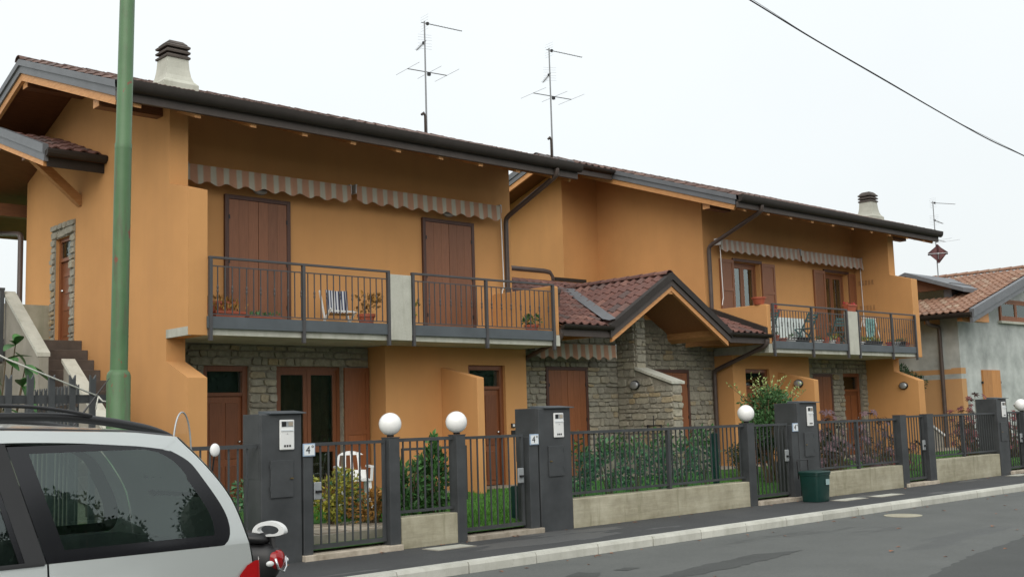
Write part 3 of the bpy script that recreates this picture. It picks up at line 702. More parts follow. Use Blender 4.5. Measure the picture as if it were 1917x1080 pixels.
def railing(parent, xs, y, zf, zt, sections):
    r = MB()
    for a, b in sections: r.box(a - .03, b + .03, y - .028, y + .022, zt - .035, zt)
    r = r.build('railing', 'rail', parent, bevel=.004)
    for p in xs: MB().box(p - .025, p + .025, y - .032, y + .02, zf - .28, zt - .036).build('post', 'rail', r)
    for a, b in sections:
        MB().box(a - .05, b + .05, y - .012, y + .012, zf - .10, zf + .075).build('edge_channel', 'steel', r)
        MB().box(a, b, y - .008, y + .008, zt - .15, zt - .132).build('second_rail', 'rail', r); MB().box(a, b, y - .008, y + .008, zf + .10, zf + .116).build('lower_rail', 'rail', r)
        n = round((b - a) / .117); h = zt - .15 - zf - .116
        for i in range(1, n): inst('baluster', baluster(h, i % 2 == 1), r, (a + (b - a) * i / n, y, zf + .116))
    return r
def gutter_poly(y, z, r=.085): return [(y + r * math.cos(t), z + r * 1.0 * math.sin(t)) for t in (math.pi + math.pi * k / 8 for k in range(9))] + [(y + r - .012, z), (y + r - .02, z - .02), (y - r + .02, z - .02), (y - r + .012, z)]
def main_roof(parent, x0, x1, left_verge=True, right_verge=True, yb=22.8):
    # timber deck under the tiles, in two slopes
    d = .16; pr = lambda t: [(YE - .02, ZE + t), (YR, ZU(YR) + t), (yb, ZU(yb) + t)]
    deck = pr(0) + list(reversed(pr(.09)))
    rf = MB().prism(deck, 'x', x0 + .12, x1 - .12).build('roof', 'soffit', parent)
    # visible rafters at the eave, each its own piece
    x = x0 + .35
    while x < x1 - .3:
        MB().prism([(YE + .035, ZE - .19), (YE + .035, ZE - .004), (17.05, ZU(17.05) - .004), (17.05, ZU(17.05) - .17)], 'x', x - .05, x + .05).build('rafter', 'larch_y', rf); x += .92
    V = Vector((0, 1, SL)); O = Vector((x0 + .03, YE - .04, ZE + .11)); nv = int((YR - YE) * math.hypot(1, SL) / TV) + 1
    tiles_stuff(rf, O, (1, 0, 0), V, int((x1 - x0 - .06) / TU), nv, 'tile_main')
    ridge_caps(rf, (x0 + .02, YR + .02, ZU(YR) + .12), (x1 - .02, YR + .02, ZU(YR) + .12), 'tile_main', .10)
    # eave: round gutter above a flat fascia
    MB().prism([(YE - .175, ZE + .14)] + [(YE - .085 + .09 * math.cos(t), ZE + .10 + .12 * math.sin(t)) for t in (math.pi + math.pi * k / 8 for k in range(9))] + [(YE + .005, ZE + .14)], 'x', x0, x1).build('gutter', 'gutter', rf, smooth=True, auto=40)
    MB().box(x0 + .02, x1 - .02, YE - .03, YE + .03, ZE - .135, ZE + .0).build('fascia', 'fascia', rf)
    for vx, s in ((x0, 1), (x1, -1)):
        if not (left_verge if s > 0 else right_verge): continue
        for (ya, yb_) in ((YE - .06, YR), (YR, yb)):
            q = lambda y, t: (y, ZU(y) + t)
            MB().prism([q(ya, .04), q(yb_, .04), q(yb_, .145), q(ya, .145)], 'x', vx, vx + s * .09).build('verge_flashing', 'barge', rf)
            MB().prism([q(ya + .12 if ya < YR - 1 else ya, -.085), q(yb_, -.085), q(yb_, .037), q(ya + .12 if ya < YR - 1 else ya, .037)], 'x', vx + s * .03, vx + s * .11).build('verge_flashing', 'barge', rf)
            MB().prism([q(ya + .2 if ya < YR - 1 else ya, -.215), q(yb_, -.215), q(yb_, -.088), q(ya + .14 if ya < YR - 1 else ya, -.088)], 'x', vx + s * .06, vx + s * .115).build('verge_board', 'larch_y', rf)
    return rf
def purlin(parent, x0, x1, y, s=.20):
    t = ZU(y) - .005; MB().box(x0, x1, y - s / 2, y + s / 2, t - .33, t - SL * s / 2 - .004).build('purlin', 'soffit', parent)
    MB().box(x0 - .012, x0 - .001, y - s / 2, y + s / 2, t - .33, t - SL * s / 2 - .004).build('purlin_end', 'larch_y', parent)
def chimney(parent, cx, cy, zb):
    def ring(w, z): return [(cx - w, cy - w, z), (cx + w, cy - w, z), (cx + w, cy + w, z), (cx - w, cy + w, z), (cx - w, cy - w, z)]
    c = MB().grid([ring(w, zb + z) for w, z in ((.29, -.2), (.29, .02), (.28, .035), (.235, .08), (.205, .16), (.185, .28), (.172, .46), (.14, .46))]).build('chimney', 'concrete_l', parent)
    for k in range(3):
        z = zb + .445 + k * .082
        MB().grid([ring(w, z + t) for w, t in ((.13, 0), (.195, .0), (.20, .028), (.155, .066), (.02, .066))]).build('cap_slab', 'step', c)
    MB().grid([ring(w, zb + .675 + t) for w, t in ((.15, .0), (.165, .0), (.11, .055), (.01, .06))]).build('cap_top', 'step', c)
    MB().box(cx - .12, cx + .12, cy - .12, cy + .12, zb + .42, zb + .70).build('flue', 'black', c)
    return c
def wall_lamp(parent, x, y, z): 
    l = MB().sphere((x, y, z), .11, 16, 8, 1.2, .6, .55).build('wall_lamp', 'galv', parent, smooth=True); return l
def oval_lamp(parent, loc, ax='x'):
    x, y, z = loc; k = (.35, 1, .75) if ax == 'x' else (1, .35, .75)
    l = MB().sphere((x, y, z), .135, 18, 10, *k).build('bulkhead_lamp', 'black', parent, smooth=True)
    o = (-.03, 0, 0) if ax == 'x' else (0, -.03, 0)
    MB().sphere((x + o[0], y + o[1], z), .11, 18, 10, *k).build('diffuser', 'galv', l, smooth=True)
def downpipe(parent, pts, r=.05):
    """a pipe with rounded elbows"""
    out = [Vector(pts[0])]
    for a, b, c in zip(pts, pts[1:], pts[2:]):
        a, b, c = Vector(a), Vector(b), Vector(c); d1 = (a - b).normalized() * .12; d2 = (c - b).normalized() * .12
        out += [b + d1, b + d1 * .35 + d2 * .12, b + d2 * .35 + d1 * .12, b + d2]
    out.append(Vector(pts[-1])); return MB().tube(out, r, 12).build('downpipe', 'pipe', parent, smooth=True, auto=60)

# ---- left house
XL, XI = 7.48, 7.78
sw = MB()
F1 = [(15.0, .3), (15.0, 2.35), (15.69, 2.62), (15.69, 2.965), (15.0, 2.965), (15.0, 5.10), (15.62, 5.27), (15.62, ZU(15.62) - .003), (YR, ZU(YR) - .003), (YR, .3)]
sw.prism(F1, 'x', XL, XI)
sw.prism([(YR, .3), (YR, ZU(YR) - .003), (19.36, ZU(19.36) - .003), (19.36, .3)], 'x', XL, XI)
sw.prism([(19.36, 5.03), (19.36, ZU(19.36) - .003), (20.06, ZU(20.06) - .003), (20.06, 5.03)], 'x', XL, XI)
sw.prism([(19.36, .3), (19.36, 3.15), (20.06, 3.15), (20.06, .3)], 'x', XL, XI)
sw.prism([(20.06, .3), (20.06, ZU(20.06) - .003), (21.55, ZU(21.55) - .003), (21.55, .3)], 'x', XL, XI)
sw = sw.build('side_wall', 'stucco', HL)
MB().prism([(15.003, 2.96), (15.003, 3.085), (15.69, 3.085), (15.69, 2.96)], 'x', XL - .006, XL + .05).build('slab_edge', 'concrete_l', sw)
# side door in its stone surround
d = MB().box(XL + .10, XL + .17, 19.36, 20.06, 3.15, 5.03).build('side_door', 'door', HL)
MB().box(XL + .06, XL + .10, 19.36, 19.43, 3.15, 5.03).box(XL + .06, XL + .10, 19.99, 20.06, 3.15, 5.03).box(XL + .06, XL + .10, 19.43, 19.99, 4.62, 4.68).box(XL + .06, XL + .10, 19.43, 19.99, 4.97, 5.03).build('door_frame', 'door', d)
MB().box(XL + .09, XL + .099, 19.43, 19.99, 4.69, 4.96).build('transom_pane', 'glass', d)
for k in (3.3, 3.75, 4.05, 4.35): MB().box(XL + .088, XL + .099, 19.5, 19.92, k, k + .06).build('panel', 'door', d)
MB().sphere((XL + .06, 19.9, 4.1), .025, 8, 6).build('handle', 'chrome', d)
fr = MB().box(XL - .012, XL + .0, 19.19, 19.36, 3.15, 5.28).box(XL - .012, XL, 20.06, 20.23, 3.15, 5.28).box(XL - .012, XL, 19.36, 20.06, 5.03, 5.28).build('stone_surround', 'mortar', HL)
stone_field(fr, lambda u, v, dd: (XL - .012 - dd, u, v), 19.18, 20.24, 3.15, 5.29, ((19.36, 20.06, 3.0, 5.03),), 120, .08, .15, 5)
# front walls
MB().box(XI, 15.37, 16.7, 17.0, 3.1, ZU(16.7) - .003).build('upper_wall', 'stucco', HL)
MB().prism([(17.0, .3), (17.0, ZU(17.0) - .003), (YR, ZU(YR) - .003), (21.5, ZU(21.5) - .003), (21.5, .3)], 'x', 15.07, 15.37).build('party_side_wall', 'stucco', HL)
MB().box(XI, 15.07, 21.3, 21.55, .3, ZU(21.55) - .01).build('rear_wall', 'stucco', HL)
walls(MB(), 11.67, 15.03, .3, 2.968, 16.0, 16.3, ((13.56, 14.48, .3, 2.65),)).box(11.67, 11.97, 16.3, 16.52, .3, 2.968).build('lower_wall', 'stucco', HL)
rs = walls(MB(), XI, 11.68, .3, 2.968, 16.52, 16.8, ((8.50, 9.31, .3, 2.62), (9.82, 11.12, .3, 2.62))).build('stone_recess_wall', 'mortar', HL)
stone_field(rs, lambda u, v, dd: (u, 16.52 - dd, v), XI, 11.66, 1.15, 2.95, ((8.50, 9.31, .3, 2.62), (9.82, 11.12, .3, 2.62)), 110, seed=8)
door(HL, 8.50, 9.31, .4, 2.62, 16.60, .34)
french(HL, 9.82, 11.12, .42, 2.62, 16.60, 2, False, 'door'); MB().grid([[(9.9 + 1.14 * k / 30, 16.76 + .02 * math.sin(k * 1.3), zz) for k in range(31)] for zz in (.5, 2.55)]).build('pane_reflection_sheet', 'reflection_b', HL, fix=False); openleaf(HL, 11.12, 11.63, .45, 2.6, 16.48, 'shutter2')  # brown wavy sheet added behind the panes to imitate their dim brown reflection
door(HL, 13.56, 14.48, .4, 2.65, 16.10, .3)
MB().prism([(15.0, .3), (15.0, 2.37), (16.0, 2.60), (16.0, .3)], 'x', 12.91, 13.07).build('fin_wall', 'stucco', HL, bevel=.012)
MB().box(14.59, 14.69, 15.975, 15.999, 1.47, 1.55).build('doorbell', 'black', HL); MB().box(14.59, 14.69, 15.975, 15.999, 1.34, 1.42).build('doorbell', 'black', HL)
MB().box(14.615, 14.665, 15.97, 15.974, 1.49, 1.535).build('bell_button', 'white', HL)
# balcony
MB().box(XI - .001, 14.95, 15.015, 16.7, 2.97, 3.165).build('balcony_slab', 'concrete_l', HL)
MB().prism([(15.0, 3.17), (15.0, 4.08), (15.05, 4.10), (16.7, 4.10), (16.7, 3.17)], 'x', 14.84, 14.98).build('balcony_parapet', 'stucco', HL, bevel=.012)
MB().box(14.835, 14.985, 14.995, 15.12, 2.965, 3.168).build('slab_nose', 'concrete_l', HL)
MB().box(11.03, 11.46, 14.94, 15.06, 2.972, 4.06).build('concrete_pier', 'concrete_l', HL, bevel=.006)
railing(HL, (7.81, 9.38, 11.0, 11.51, 13.14, 14.80), 14.97, 3.165, 4.12, ((7.81, 11.0), (11.51, 14.80)))
shutters(HL, 8.95, 10.19, 3.17, 5.46, 16.695); shutters(HL, 13.07, 14.35, 3.17, 5.48, 16.695)
wall_lamp(HL, 9.6, 16.64, 5.57); wall_lamp(HL, 13.7, 16.64, 5.6)
rfL = main_roof(HL, 6.37, 15.62)
for y in (15.95, YR, 21.2): purlin(rfL, 6.50, XL + .02, y)
chimney(HL, 7.71, 16.0, 6.86)
downpipe(HL, ((14.99, 14.93, 6.50), (14.99, 14.93, 6.22), (15.16, 16.60, 5.66), (15.16, 16.60, 3.3)))
downpipe(HL, ((7.40, 23.3, 5.75), (7.40, 23.3, 5.6), (7.40, 21.62, 5.35), (7.40, 21.62, .4)))
# canopy over the side door
cz = lambda y: 6.02 + .34 * (y - 18.0) if y <= 20.2 else 6.02 + .34 * (22.4 - y)
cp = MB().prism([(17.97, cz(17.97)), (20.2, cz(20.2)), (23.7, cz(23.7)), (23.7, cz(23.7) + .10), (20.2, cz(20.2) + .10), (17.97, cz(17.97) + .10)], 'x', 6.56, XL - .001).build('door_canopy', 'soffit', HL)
tiles_stuff(cp, (6.58, 17.95, cz(17.95) + .12), (1, 0, 0), (0, 1, .34), 4, 6)
for t0, t1, o_ in ((.05, .20, 0), (-.08, .047, .025)): MB().prism([(17.98, cz(17.98) + t0), (20.2, cz(20.2) + t0), (20.2, cz(20.2) + t1), (17.98, cz(17.98) + t1)], 'x', 6.46 + o_, 6.555).build('verge_flashing', 'barge', cp)
MB().prism([(18.05, cz(18.05) - .17), (20.2, cz(20.2) - .17), (20.2, cz(20.2) - .083), (18.05, cz(18.05) - .083)], 'x', 6.50, 6.555).build('verge_board', 'larch_y', cp)
MB().prism([(17.85, cz(17.9) + .14)] + [(17.92 + .08 * math.cos(t), cz(17.9) + .11 + .09 * math.sin(t)) for t in (math.pi + math.pi * k / 6 for k in range(7))], 'x', 6.50, 7.53 - .06).build('gutter', 'gutter', cp)
MB().box(6.55, XL - .002, 18.0, 18.04, cz(18.0) - .16, cz(18.0) - .002).build('fascia', 'gutter', cp)
MB().bar((6.62, 19.0, cz(19.0) - .10), (XL + .02, 19.0, 5.52), .14, .15).build('bracket', 'larch', cp)
MB().box(6.52, XL - .002, 18.93, 19.07, cz(18.93) - .19, cz(18.93) - .004).build('beam', 'soffit', cp); MB().box(6.52, XL - .002, 20.13, 20.27, cz(20.13) - .2, cz(20.13) - .03).build('beam', 'soffit', cp); MB().box(6.0, XL + .5, 21.9, 22.1, 5.72, 5.96).build('beam', 'soffit', cp)
MB().prism([(21.56, cz(21.56)), (23.7, cz(23.7)), (23.7, cz(23.7) + .1), (21.56, cz(21.56) + .1)], 'x', XL, 9.0).build('rear_soffit', 'soffit', cp)

# ---- right house
XR = 28.78
set_roof(.34, 20.05)
F2 = [(15.0, .3), (15.0, 2.35), (15.69, 2.62), (15.69, 2.965), (15.0, 2.965), (15.0, 5.08), (15.62, 5.26), (15.62, ZU(15.62) - .003), (YR, ZU(YR) - .003), (23.6, ZU(23.6) - .003), (23.6, .3)]
MB().prism(F2, 'x', 28.46, XR).build('side_wall', 'stucco', HR, bevel=.012)
# front wall of the upper floor with a window and a balcony door
walls(MB(), 21.67, 28.46, 3.1, ZU(16.7) - .003, 16.7, 17.0, ((22.83, 23.95, 3.95, 5.36), (26.92, 28.08, 3.17, 5.36))).build('upper_wall', 'stucco', HR)
MB().prism([(17.0, .3), (17.0, ZU(17.0) - .003), (20.14, ZU(20.14) - .003), (20.14, .3)], 'x', 21.67, 21.97).build('party_side_wall', 'stucco', HR)
MB().prism([(20.14, .3), (20.14, ZU(20.14) - .003), (24.0, ZU(24.0) - .003), (24.0, .3)], 'x', 20.36, 20.66).box(20.66, 21.97, 20.14, 20.44, .3, ZU(20.44) - .01).build('stair_bay_wall', 'stucco', HR)
walls(MB(), 21.65, 24.84, .3, 2.968, 16.0, 16.3, ((22.14, 23.11, .3, 2.65),)).box(21.65, 21.95, 16.3, 16.52, .3, 2.968).box(24.54, 24.84, 16.3, 16.52, .3, 2.968).build('lower_wall', 'stucco', HR)
rs = walls(MB(), 24.84, 28.46, .3, 2.968, 16.52, 16.8, ((25.75, 26.7, .3, 2.58), (27.25, 28.15, .3, 2.6))).build('stone_recess_wall', 'mortar', HR)
stone_field(rs, lambda u, v, dd: (u, 16.52 - dd, v), 24.86, 28.44, 1.0, 2.95, ((25.75, 26.7, .3, 2.58), (27.25, 28.15, .3, 2.6)), 90, seed=18)
door(HR, 22.14, 23.11, .4, 2.65, 16.10, .3); door(HR, 27.25, 28.15, .4, 2.6, 16.60, .34)
shutters(HR, 25.75, 26.7, .42, 2.58, 16.55, 'shutter2')
MB().prism([(15.0, .3), (15.0, 2.35), (16.0, 2.58), (16.0, .3)], 'x', 23.47, 23.65).build('fin_wall', 'stucco', HR, bevel=.012)
oval_lamp(HR, (23.44, 15.42, 2.28)); oval_lamp(HR, (28.43, 15.42, 2.22))
MB().box(21.74, 28.461, 15.015, 16.7, 2.97, 3.165).build('balcony_slab', 'concrete_l', HR)
MB().prism([(15.0, 3.17), (15.0, 4.06), (15.05, 4.08), (16.7, 4.08), (16.7, 3.17)], 'x', 21.70, 21.84).build('balcony_parapet', 'stucco', HR, bevel=.012)
MB().box(21.695, 21.845, 14.995, 15.12, 2.965, 3.168).build('slab_nose', 'concrete_l', HR)
MB().box(25.06, 25.50, 14.94, 15.06, 2.972, 4.05).build('concrete_pier', 'concrete_l', HR, bevel=.006)
railing(HR, (21.88, 23.47, 25.02, 25.56, 27.19, 28.43), 14.97, 3.165, 4.10, ((21.88, 25.02), (25.56, 28.43)))
french(HR, 22.83, 23.95, 3.95, 5.36, 16.84); french(HR, 26.92, 28.08, 3.17, 5.36, 16.84)
MB().box(22.78, 24.0, 16.62, 16.84, 3.90, 3.95).build('window_sill', 'concrete_l', HR)
MB().box(22.78, 24.0, 16.66, 16.72, 5.36, 5.43).build('lintel_board', 'frame', HR); MB().box(26.87, 28.13, 16.66, 16.72, 5.36, 5.43).build('lintel_board', 'frame', HR)
openleaf(HR, 22.25, 22.80, 3.95, 5.38, 16.695); openleaf(HR, 23.98, 24.55, 3.95, 5.38, 16.695); openleaf(HR, 26.35, 26.90, 3.17, 5.38, 16.695)
openleaf(HR, 28.10, 28.45, 3.17, 5.38, 16.695)
rfR = main_roof(HR, 20.76, 30.14, yb=24.6)
for y in (15.95, 21.2): purlin(rfR, 20.90, 21.69, y)
purlin(rfR, XR, 29.95, 15.95)
chimney(HR, 28.25, 16.0, 6.86)
downpipe(HR, ((21.62, 14.93, 6.50), (21.62, 14.93, 6.22), (21.76, 16.60, 5.62), (21.76, 16.60, 3.6)))
for vz, vy in ((5.05, 16.35), (4.35, 16.35)):
    for k in range(5): MB().box(28.448, 28.459, vy - .24 + k * .1, vy - .18 + k * .1, vz, vz + .13).build('vent_slot', 'vent', HR)
# roof over the stair bay behind the ridge, with its own eave and verge
q = lambda y, t: (y, ZU(y) + t)
YBE = 18.75
bay = MB().prism([q(YBE, 0), q(YR, 0), q(24.6, 0), q(24.6, .09), q(YR, .09), q(YBE, .09)], 'x', 19.5, 20.75).build('stair_bay_roof', 'soffit', HR)
tiles_stuff(bay, (19.46, YBE - .05, ZU(YBE - .05) + .115), (1, 0, 0), (0, 1, SL), 6, 4, 'tile_main'); ridge_caps(bay, (19.43, YR + .02, ZU(YR) + .12), (20.8, YR + .02, ZU(YR) + .12), 'tile_main', .10)
MB().prism(gutter_poly(YBE - .07, ZU(YBE) + .10), 'x', 19.45, 20.76).build('gutter', 'gutter', bay); MB().box(19.46, 20.76, YBE - .02, YBE + .04, ZU(YBE) - .12, ZU(YBE)).build('fascia', 'fascia', bay)
for t0, t1, o_, m in ((.04, .185, 0, 'barge'), (-.085, .037, .03, 'barge'), (-.215, -.088, .06, 'larch_y')):
    MB().prism([q(YBE + .05, t0), q(YR, t0), q(YR, t1), q(YBE + .05, t1)], 'x', 19.42 + o_, 19.51 + o_ * .3).build('verge_flashing' if m == 'barge' else 'verge_board', m, bay)
    MB().prism([q(YR, t0), q(24.6, t0), q(24.6, t1), q(YR, t1)], 'x', 19.42 + o_, 19.51 + o_ * .3).build('verge_flashing' if m == 'barge' else 'verge_board', m, bay)

# ---- porch wing
walls(MB(), 15.03, 21.65, .3, 3.75, 16.52, 16.8, ((16.04, 17.26, .3, 2.67), (19.44, 20.63, .3, 2.64))).build('stone_back_wall', 'mortar', HM)
sb = [c for c in HM.children if c.name.startswith('stone_back_wall')][0]
stone_field(sb, lambda u, v, dd: (u, 16.52 - dd, v), 15.05, 18.19, .75, 3.3, ((16.04, 17.26, .3, 2.67),), 100, seed=21)
stone_field(sb, lambda u, v, dd: (u, 16.52 - dd, v), 18.51, 21.63, .75, 3.6, ((19.44, 20.63, .3, 2.64),), 80, seed=22)
fin = MB().prism([(15.0, .3), (15.0, 2.24), (15.95, 2.56), (15.95, 3.72), (16.52, 3.72), (16.52, .3)], 'x', 18.21, 18.49).build('stone_fin_wall', 'mortar', HM)
def finplace(u, v, dd): return (18.21 - dd, u, v)
stone_field(fin, finplace, 15.0, 16.5, .75, 2.24, (), 50, seed=23)
stone_field(fin, finplace, 15.5, 16.5, 2.24, 2.42, (), 8, seed=24)
stone_field(fin, finplace, 15.97, 16.5, 2.44, 3.7, (), 22, seed=25)
stone_field(fin, lambda u, v, dd: (u, 15.0 - dd, v), 18.20, 18.50, .75, 2.24, (), 20, seed=26)
stone_field(fin, lambda u, v, dd: (u, 15.95 - dd, v), 18.20, 18.50, 2.6, 3.9, (), 14, seed=27)
MB().prism([(14.95, 2.255), (14.95, 2.31), (15.955, 2.65), (15.955, 2.595)], 'x', 18.14, 18.56).build('coping', 'concrete_l', fin)
shutters(HM, 16.04, 17.26, .42, 2.67, 16.53, 'shutter2'); shutters(HM, 19.44, 20.63, .42, 2.64, 16.53, 'shutter2')
oval_lamp(HM, (18.13, 15.95, 2.27))
MB().tube([(18.10, 15.62, .95), (18.10, 15.62, 1.42), (18.10, 15.25, 1.42), (18.10, 15.25, .95)], .018, 6).tube([(18.10, 15.45, .95), (18.10, 15.45, 1.62)], .01, 6).build('iron_bracket', 'wire', HM)
LS, LZ = .375, 3.30; lz = lambda y: LZ + LS * (y - 15.0)
lr = MB().prism([(14.98, lz(14.98)), (19.05, lz(19.05)), (19.05, lz(19.05) + .07), (14.98, lz(14.98) + .07)], 'x', 14.99, 16.45).prism([(14.98, lz(14.98)), (16.7, lz(16.7)), (16.7, lz(16.7) + .07), (14.98, lz(14.98) + .07)], 'x', 20.1, 21.68).prism([(16.7, lz(16.7)), (19.05, lz(19.05)), (19.05, lz(19.05) + .07), (16.7, lz(16.7) + .07)], 'x', 16.45, 21.66).build('lean_to_roof', 'soffit', HM)
GX, GZP, GXL, GXR = 18.27, 4.42, 16.38, 20.16; gs = (GZP - 3.30) / (GX - GXL); gz = lambda x: GZP - gs * abs(x - GX)
YV = 18.12; vx = lambda y: GXL + (y - 15.0) * (GX - GXL) / (YV - 15.0)
tiles_single(lr, (14.99, 14.97, lz(14.97) + .085), (1, 0, 0), (0, 1, LS), 24, 12, lambda m: (m.x < vx(m.y) - .02 or m.y > YV) and m.y < 19.0 and (m.x > 15.42 or m.y < 16.6))
tiles_single(lr, (20.2, 14.97, lz(14.97) + .085), (1, 0, 0), (0, 1, LS), 7, 6, lambda m: m.x > 2 * GX - vx(m.y) + .02 and m.x < 21.6 and m.y < 16.6)
gr = MB().prism([(GXL - .03, gz(GXL - .03)), (GX, GZP), (GXR + .03, gz(GXR + .03)), (GXR + .03, gz(GXR + .03) + .08), (GX, GZP + .08), (GXL - .03, gz(GXL - .03) + .08)], 'y', 15.04, 16.5).build('gable_porch_roof', 'porchwood', HM)
MB().prism([(GX, GZP), (GXL, gz(GXL)), (GXL, gz(GXL) + .08), (GX, GZP + .08)], 'y', 16.5, 16.51)
ns = int(math.hypot(GX - GXL, GZP - 3.30) / TV) + 1
tiles_single(gr, (GXL - .06, 18.2, gz(GXL - .06) + .10), (0, -1, 0), (1, 0, gs), 15, ns, lambda m: m.x > vx(m.y) - .10 and m.y > 15.0 and m.x < GX - .02)
tiles_single(gr, (GXR + .06, 15.0, gz(GXR + .06) + .10), (0, 1, 0), (-1, 0, gs), 14, ns, lambda m: 2 * GX - m.x > vx(m.y) - .10 and m.x > GX + .02)
MB().add([(GX, 16.5, GZP + .02), (GXL, 15.0, gz(GXL) + .02), (GX, YV, GZP + .02)], [(0, 1, 2)]).add([(GX, 16.5, GZP + .02), (GXR, 15.0, gz(GXR) + .02), (GX, YV, GZP + .02)], [(0, 1, 2)]).build('valley_deck', 'soffit', gr, fix=False)
ridge_caps(gr, (GX, 15.0, GZP + .115), (GX, 18.2, GZP + .115), r=.10)
for s in (-1, 1):
    e = GXL if s < 0 else GXR; p0 = (GX, GZP)
    def bandp(t0, t1, ext): return [(GX, GZP + t0), (e + s * ext, gz(e + s * ext) + t0), (e + s * ext, gz(e + s * ext) + t1), (GX, GZP + t1)]
    MB().prism(bandp(.00, .15, .08), 'y', 14.90, 15.03).build('verge_flashing', 'gutter', gr)
    MB().prism(bandp(-.13, -.003, .04), 'y', 14.935, 15.03).build('verge_flashing', 'fascia', gr)
    MB().prism(bandp(-.235, -.133, -.02), 'y', 14.96, 15.03).build('verge_board', 'larch', gr)
    MB().prism([(e - s * .10, gz(e - s * .10) - .14), (e - s * .24, gz(e - s * .24) - .14), (e - s * .24, gz(e - s * .24) - .002), (e - s * .10, gz(e - s * .10) - .002)], 'y', 15.04, 16.5).build('eave_beam', 'larch_y', gr)
    # lead valley
    a = Vector((e, 15.0, gz(e) + .215)); b = Vector((GX, YV, GZP + .215)); dd = (b - a).normalized(); sdv = Vector((-s * .55, -.75, 0)).normalized() * .13
    MB().add([a - sdv - Vector((0, 0, -.02)), a + sdv - Vector((0, 0, -.02)), b + sdv, b - sdv, a + Vector((0, 0, -.01)), b + Vector((0, 0, -.03))], [(0, 4, 5, 3), (4, 1, 2, 5)]).build('valley_flashing', 'barge', gr, fix=False)
MB().box(GX - .07, GX + .07, 14.98, 16.5, GZP - .30, GZP - .09).build('ridge_beam', 'larch_y', gr)
for x0, x1 in ((14.99, GXL + .0), (GXR - .0, 21.70)):
    MB().prism(gutter_poly(14.93, lz(14.93) + .10, .085), 'x', x0, x1).build('gutter', 'gutter', lr, smooth=True, auto=40)
    MB().box(x0, x1, 14.97, 15.03, lz(14.97) - .13, lz(14.97) + .0).build('fascia', 'fascia', lr)
MB().prism([(15.0, lz(15.0) + .10), (16.68, lz(16.68) + .10), (16.68, lz(16.68) + .24), (15.0, lz(15.0) + .24)], 'x', 21.58, 21.695).build('wall_flashing', 'gutter', lr)
for x in (15.2, 15.9, 20.6, 21.2): MB().box(x - .05, x + .05, 15.04, 16.5, lz(15.04) - .16, lz(15.04) - .03).build('rafter', 'larch_y', lr)
downpipe(HM, ((21.55, 14.95, 3.25), (21.55, 14.95, 3.12), (21.50, 16.42, 2.62), (21.50, 16.42, .45)), .052)
downpipe(HM, ((15.02, 14.99, 3.2), (15.02, 15.0, 3.1), (15.15, 16.4, 2.72), (15.15, 16.40, .45)), .045)
# terrace parapets at the back of the lean-to roof
MB().box(15.4, 18.85, 19.05, 19.2, 4.6, 5.06).build('terrace_parapet', 'stucco', HM)
MB().tube([(15.4, 19.08, 5.10), (18.6, 19.08, 5.10), (18.78, 19.08, 5.08), (18.86, 19.08, 4.98), (18.88, 19.08, 4.78)], .065, 10).build('parapet_coping', 'pipe', HM, smooth=True)
MB().box(18.9, 20.35, 19.6, 19.75, 4.4, 4.98).build('terrace_parapet', 'stucco', HM); MB().box(18.7, 20.5, 19.5, 19.8, 4.982, 5.06).build('parapet_coping', 'gutter', HM)
for x, y in ((15.95, 16.2), (16.15, 16.2)):
    v = MB().lathe([(.05, -.1), (.05, .25), (.07, .26), (.08, .30), (.08, .36), (.05, .38)], (x, y, lz(y) + .12), 14).build('roof_vent', 'fascia', HM, smooth=True, auto=40)
# ------------------------------------------------------------------ awnings
def awning(x0, x1, y, zt, zb, mat, label, period, crank=None, scal=.032, box=False):
    o = thing('awning', ((x0 + x1) / 2, y, zb), label, 'awning', 'rolled awnings')
    n = int((x1 - x0) / .03); rows = []
    for r in range(5):
        row = []
        for k in range(n + 1):
            x = x0 + (x1 - x0) * k / n; ph = 2 * math.pi * (x - x0) / period
            z = zt + (zb - zt) * r / 4
            if r == 4: z += scal * math.cos(ph) 
            if r == 3: z += scal * .4 * math.cos(ph)
            row.append((x, y + .012 * math.sin(ph * 1.0 + r * .4) * (r / 4) - .02 * (r / 4), z))
        rows.append(row)
    back = [[(p[0], p[1] + .004, p[2]) for p in r] for r in rows]
    MB().grid(rows).grid(back).build('valance', mat, o, smooth=True, fix=False)
    MB().tube([(x0 + .01, y + .10, zt - .03), (x1 - .01, y + .10, zt - .03)], .065, 14).build('canvas_roll', mat, o, smooth=True, auto=50)
    MB().box(x0, x1, y - .005, y + .03, zt - .012, zt + .02).build('front_bar', mat, o)
    for bx in (x0 + .25, x1 - .25): MB().box(bx - .04, bx + .04, y + .13, 16.7 if y > 16 else y + .3, zt - .08, zt + .02).build('wall_bracket', 'white', o)
    for bx in (x0, x1): MB().box(bx - .02, bx + .02, y + .0, y + .19, zt - .12, zt + .05).build('end_plate', 'white' if box and bx == x0 else 'galv', o, bevel=.01)
    if crank:
        cx_, z1 = crank; MB().tube([(cx_, y + .06, zt - .1), (cx_ + .03, y + .06, z1 + .18), (cx_ - .03, y + .04, z1 + .1), (cx_ - .05, y + .04, z1)], .011, 6).build('crank_rod', 'white', o)
    return o
awning(8.16, 11.28, 16.40, 5.80, 5.53, 'awn', 'striped awning left of the gap, above the wide closed balcony shutters', .345)
awning(11.40, 14.86, 16.40, 5.82, 5.55, 'awn', 'striped awning right of the gap, beside the brown downpipe', .345, (14.9, 4.05))
awning(21.98, 25.32, 16.40, 5.78, 5.52, 'awn2', 'faded striped awning above the window on the right balcony', .315, (22.02, 4.2), .03, True)
awning(25.42, 28.42, 16.40, 5.77, 5.50, 'awn2', 'faded striped awning above the balcony door on the right', .315, (28.40, 3.9))
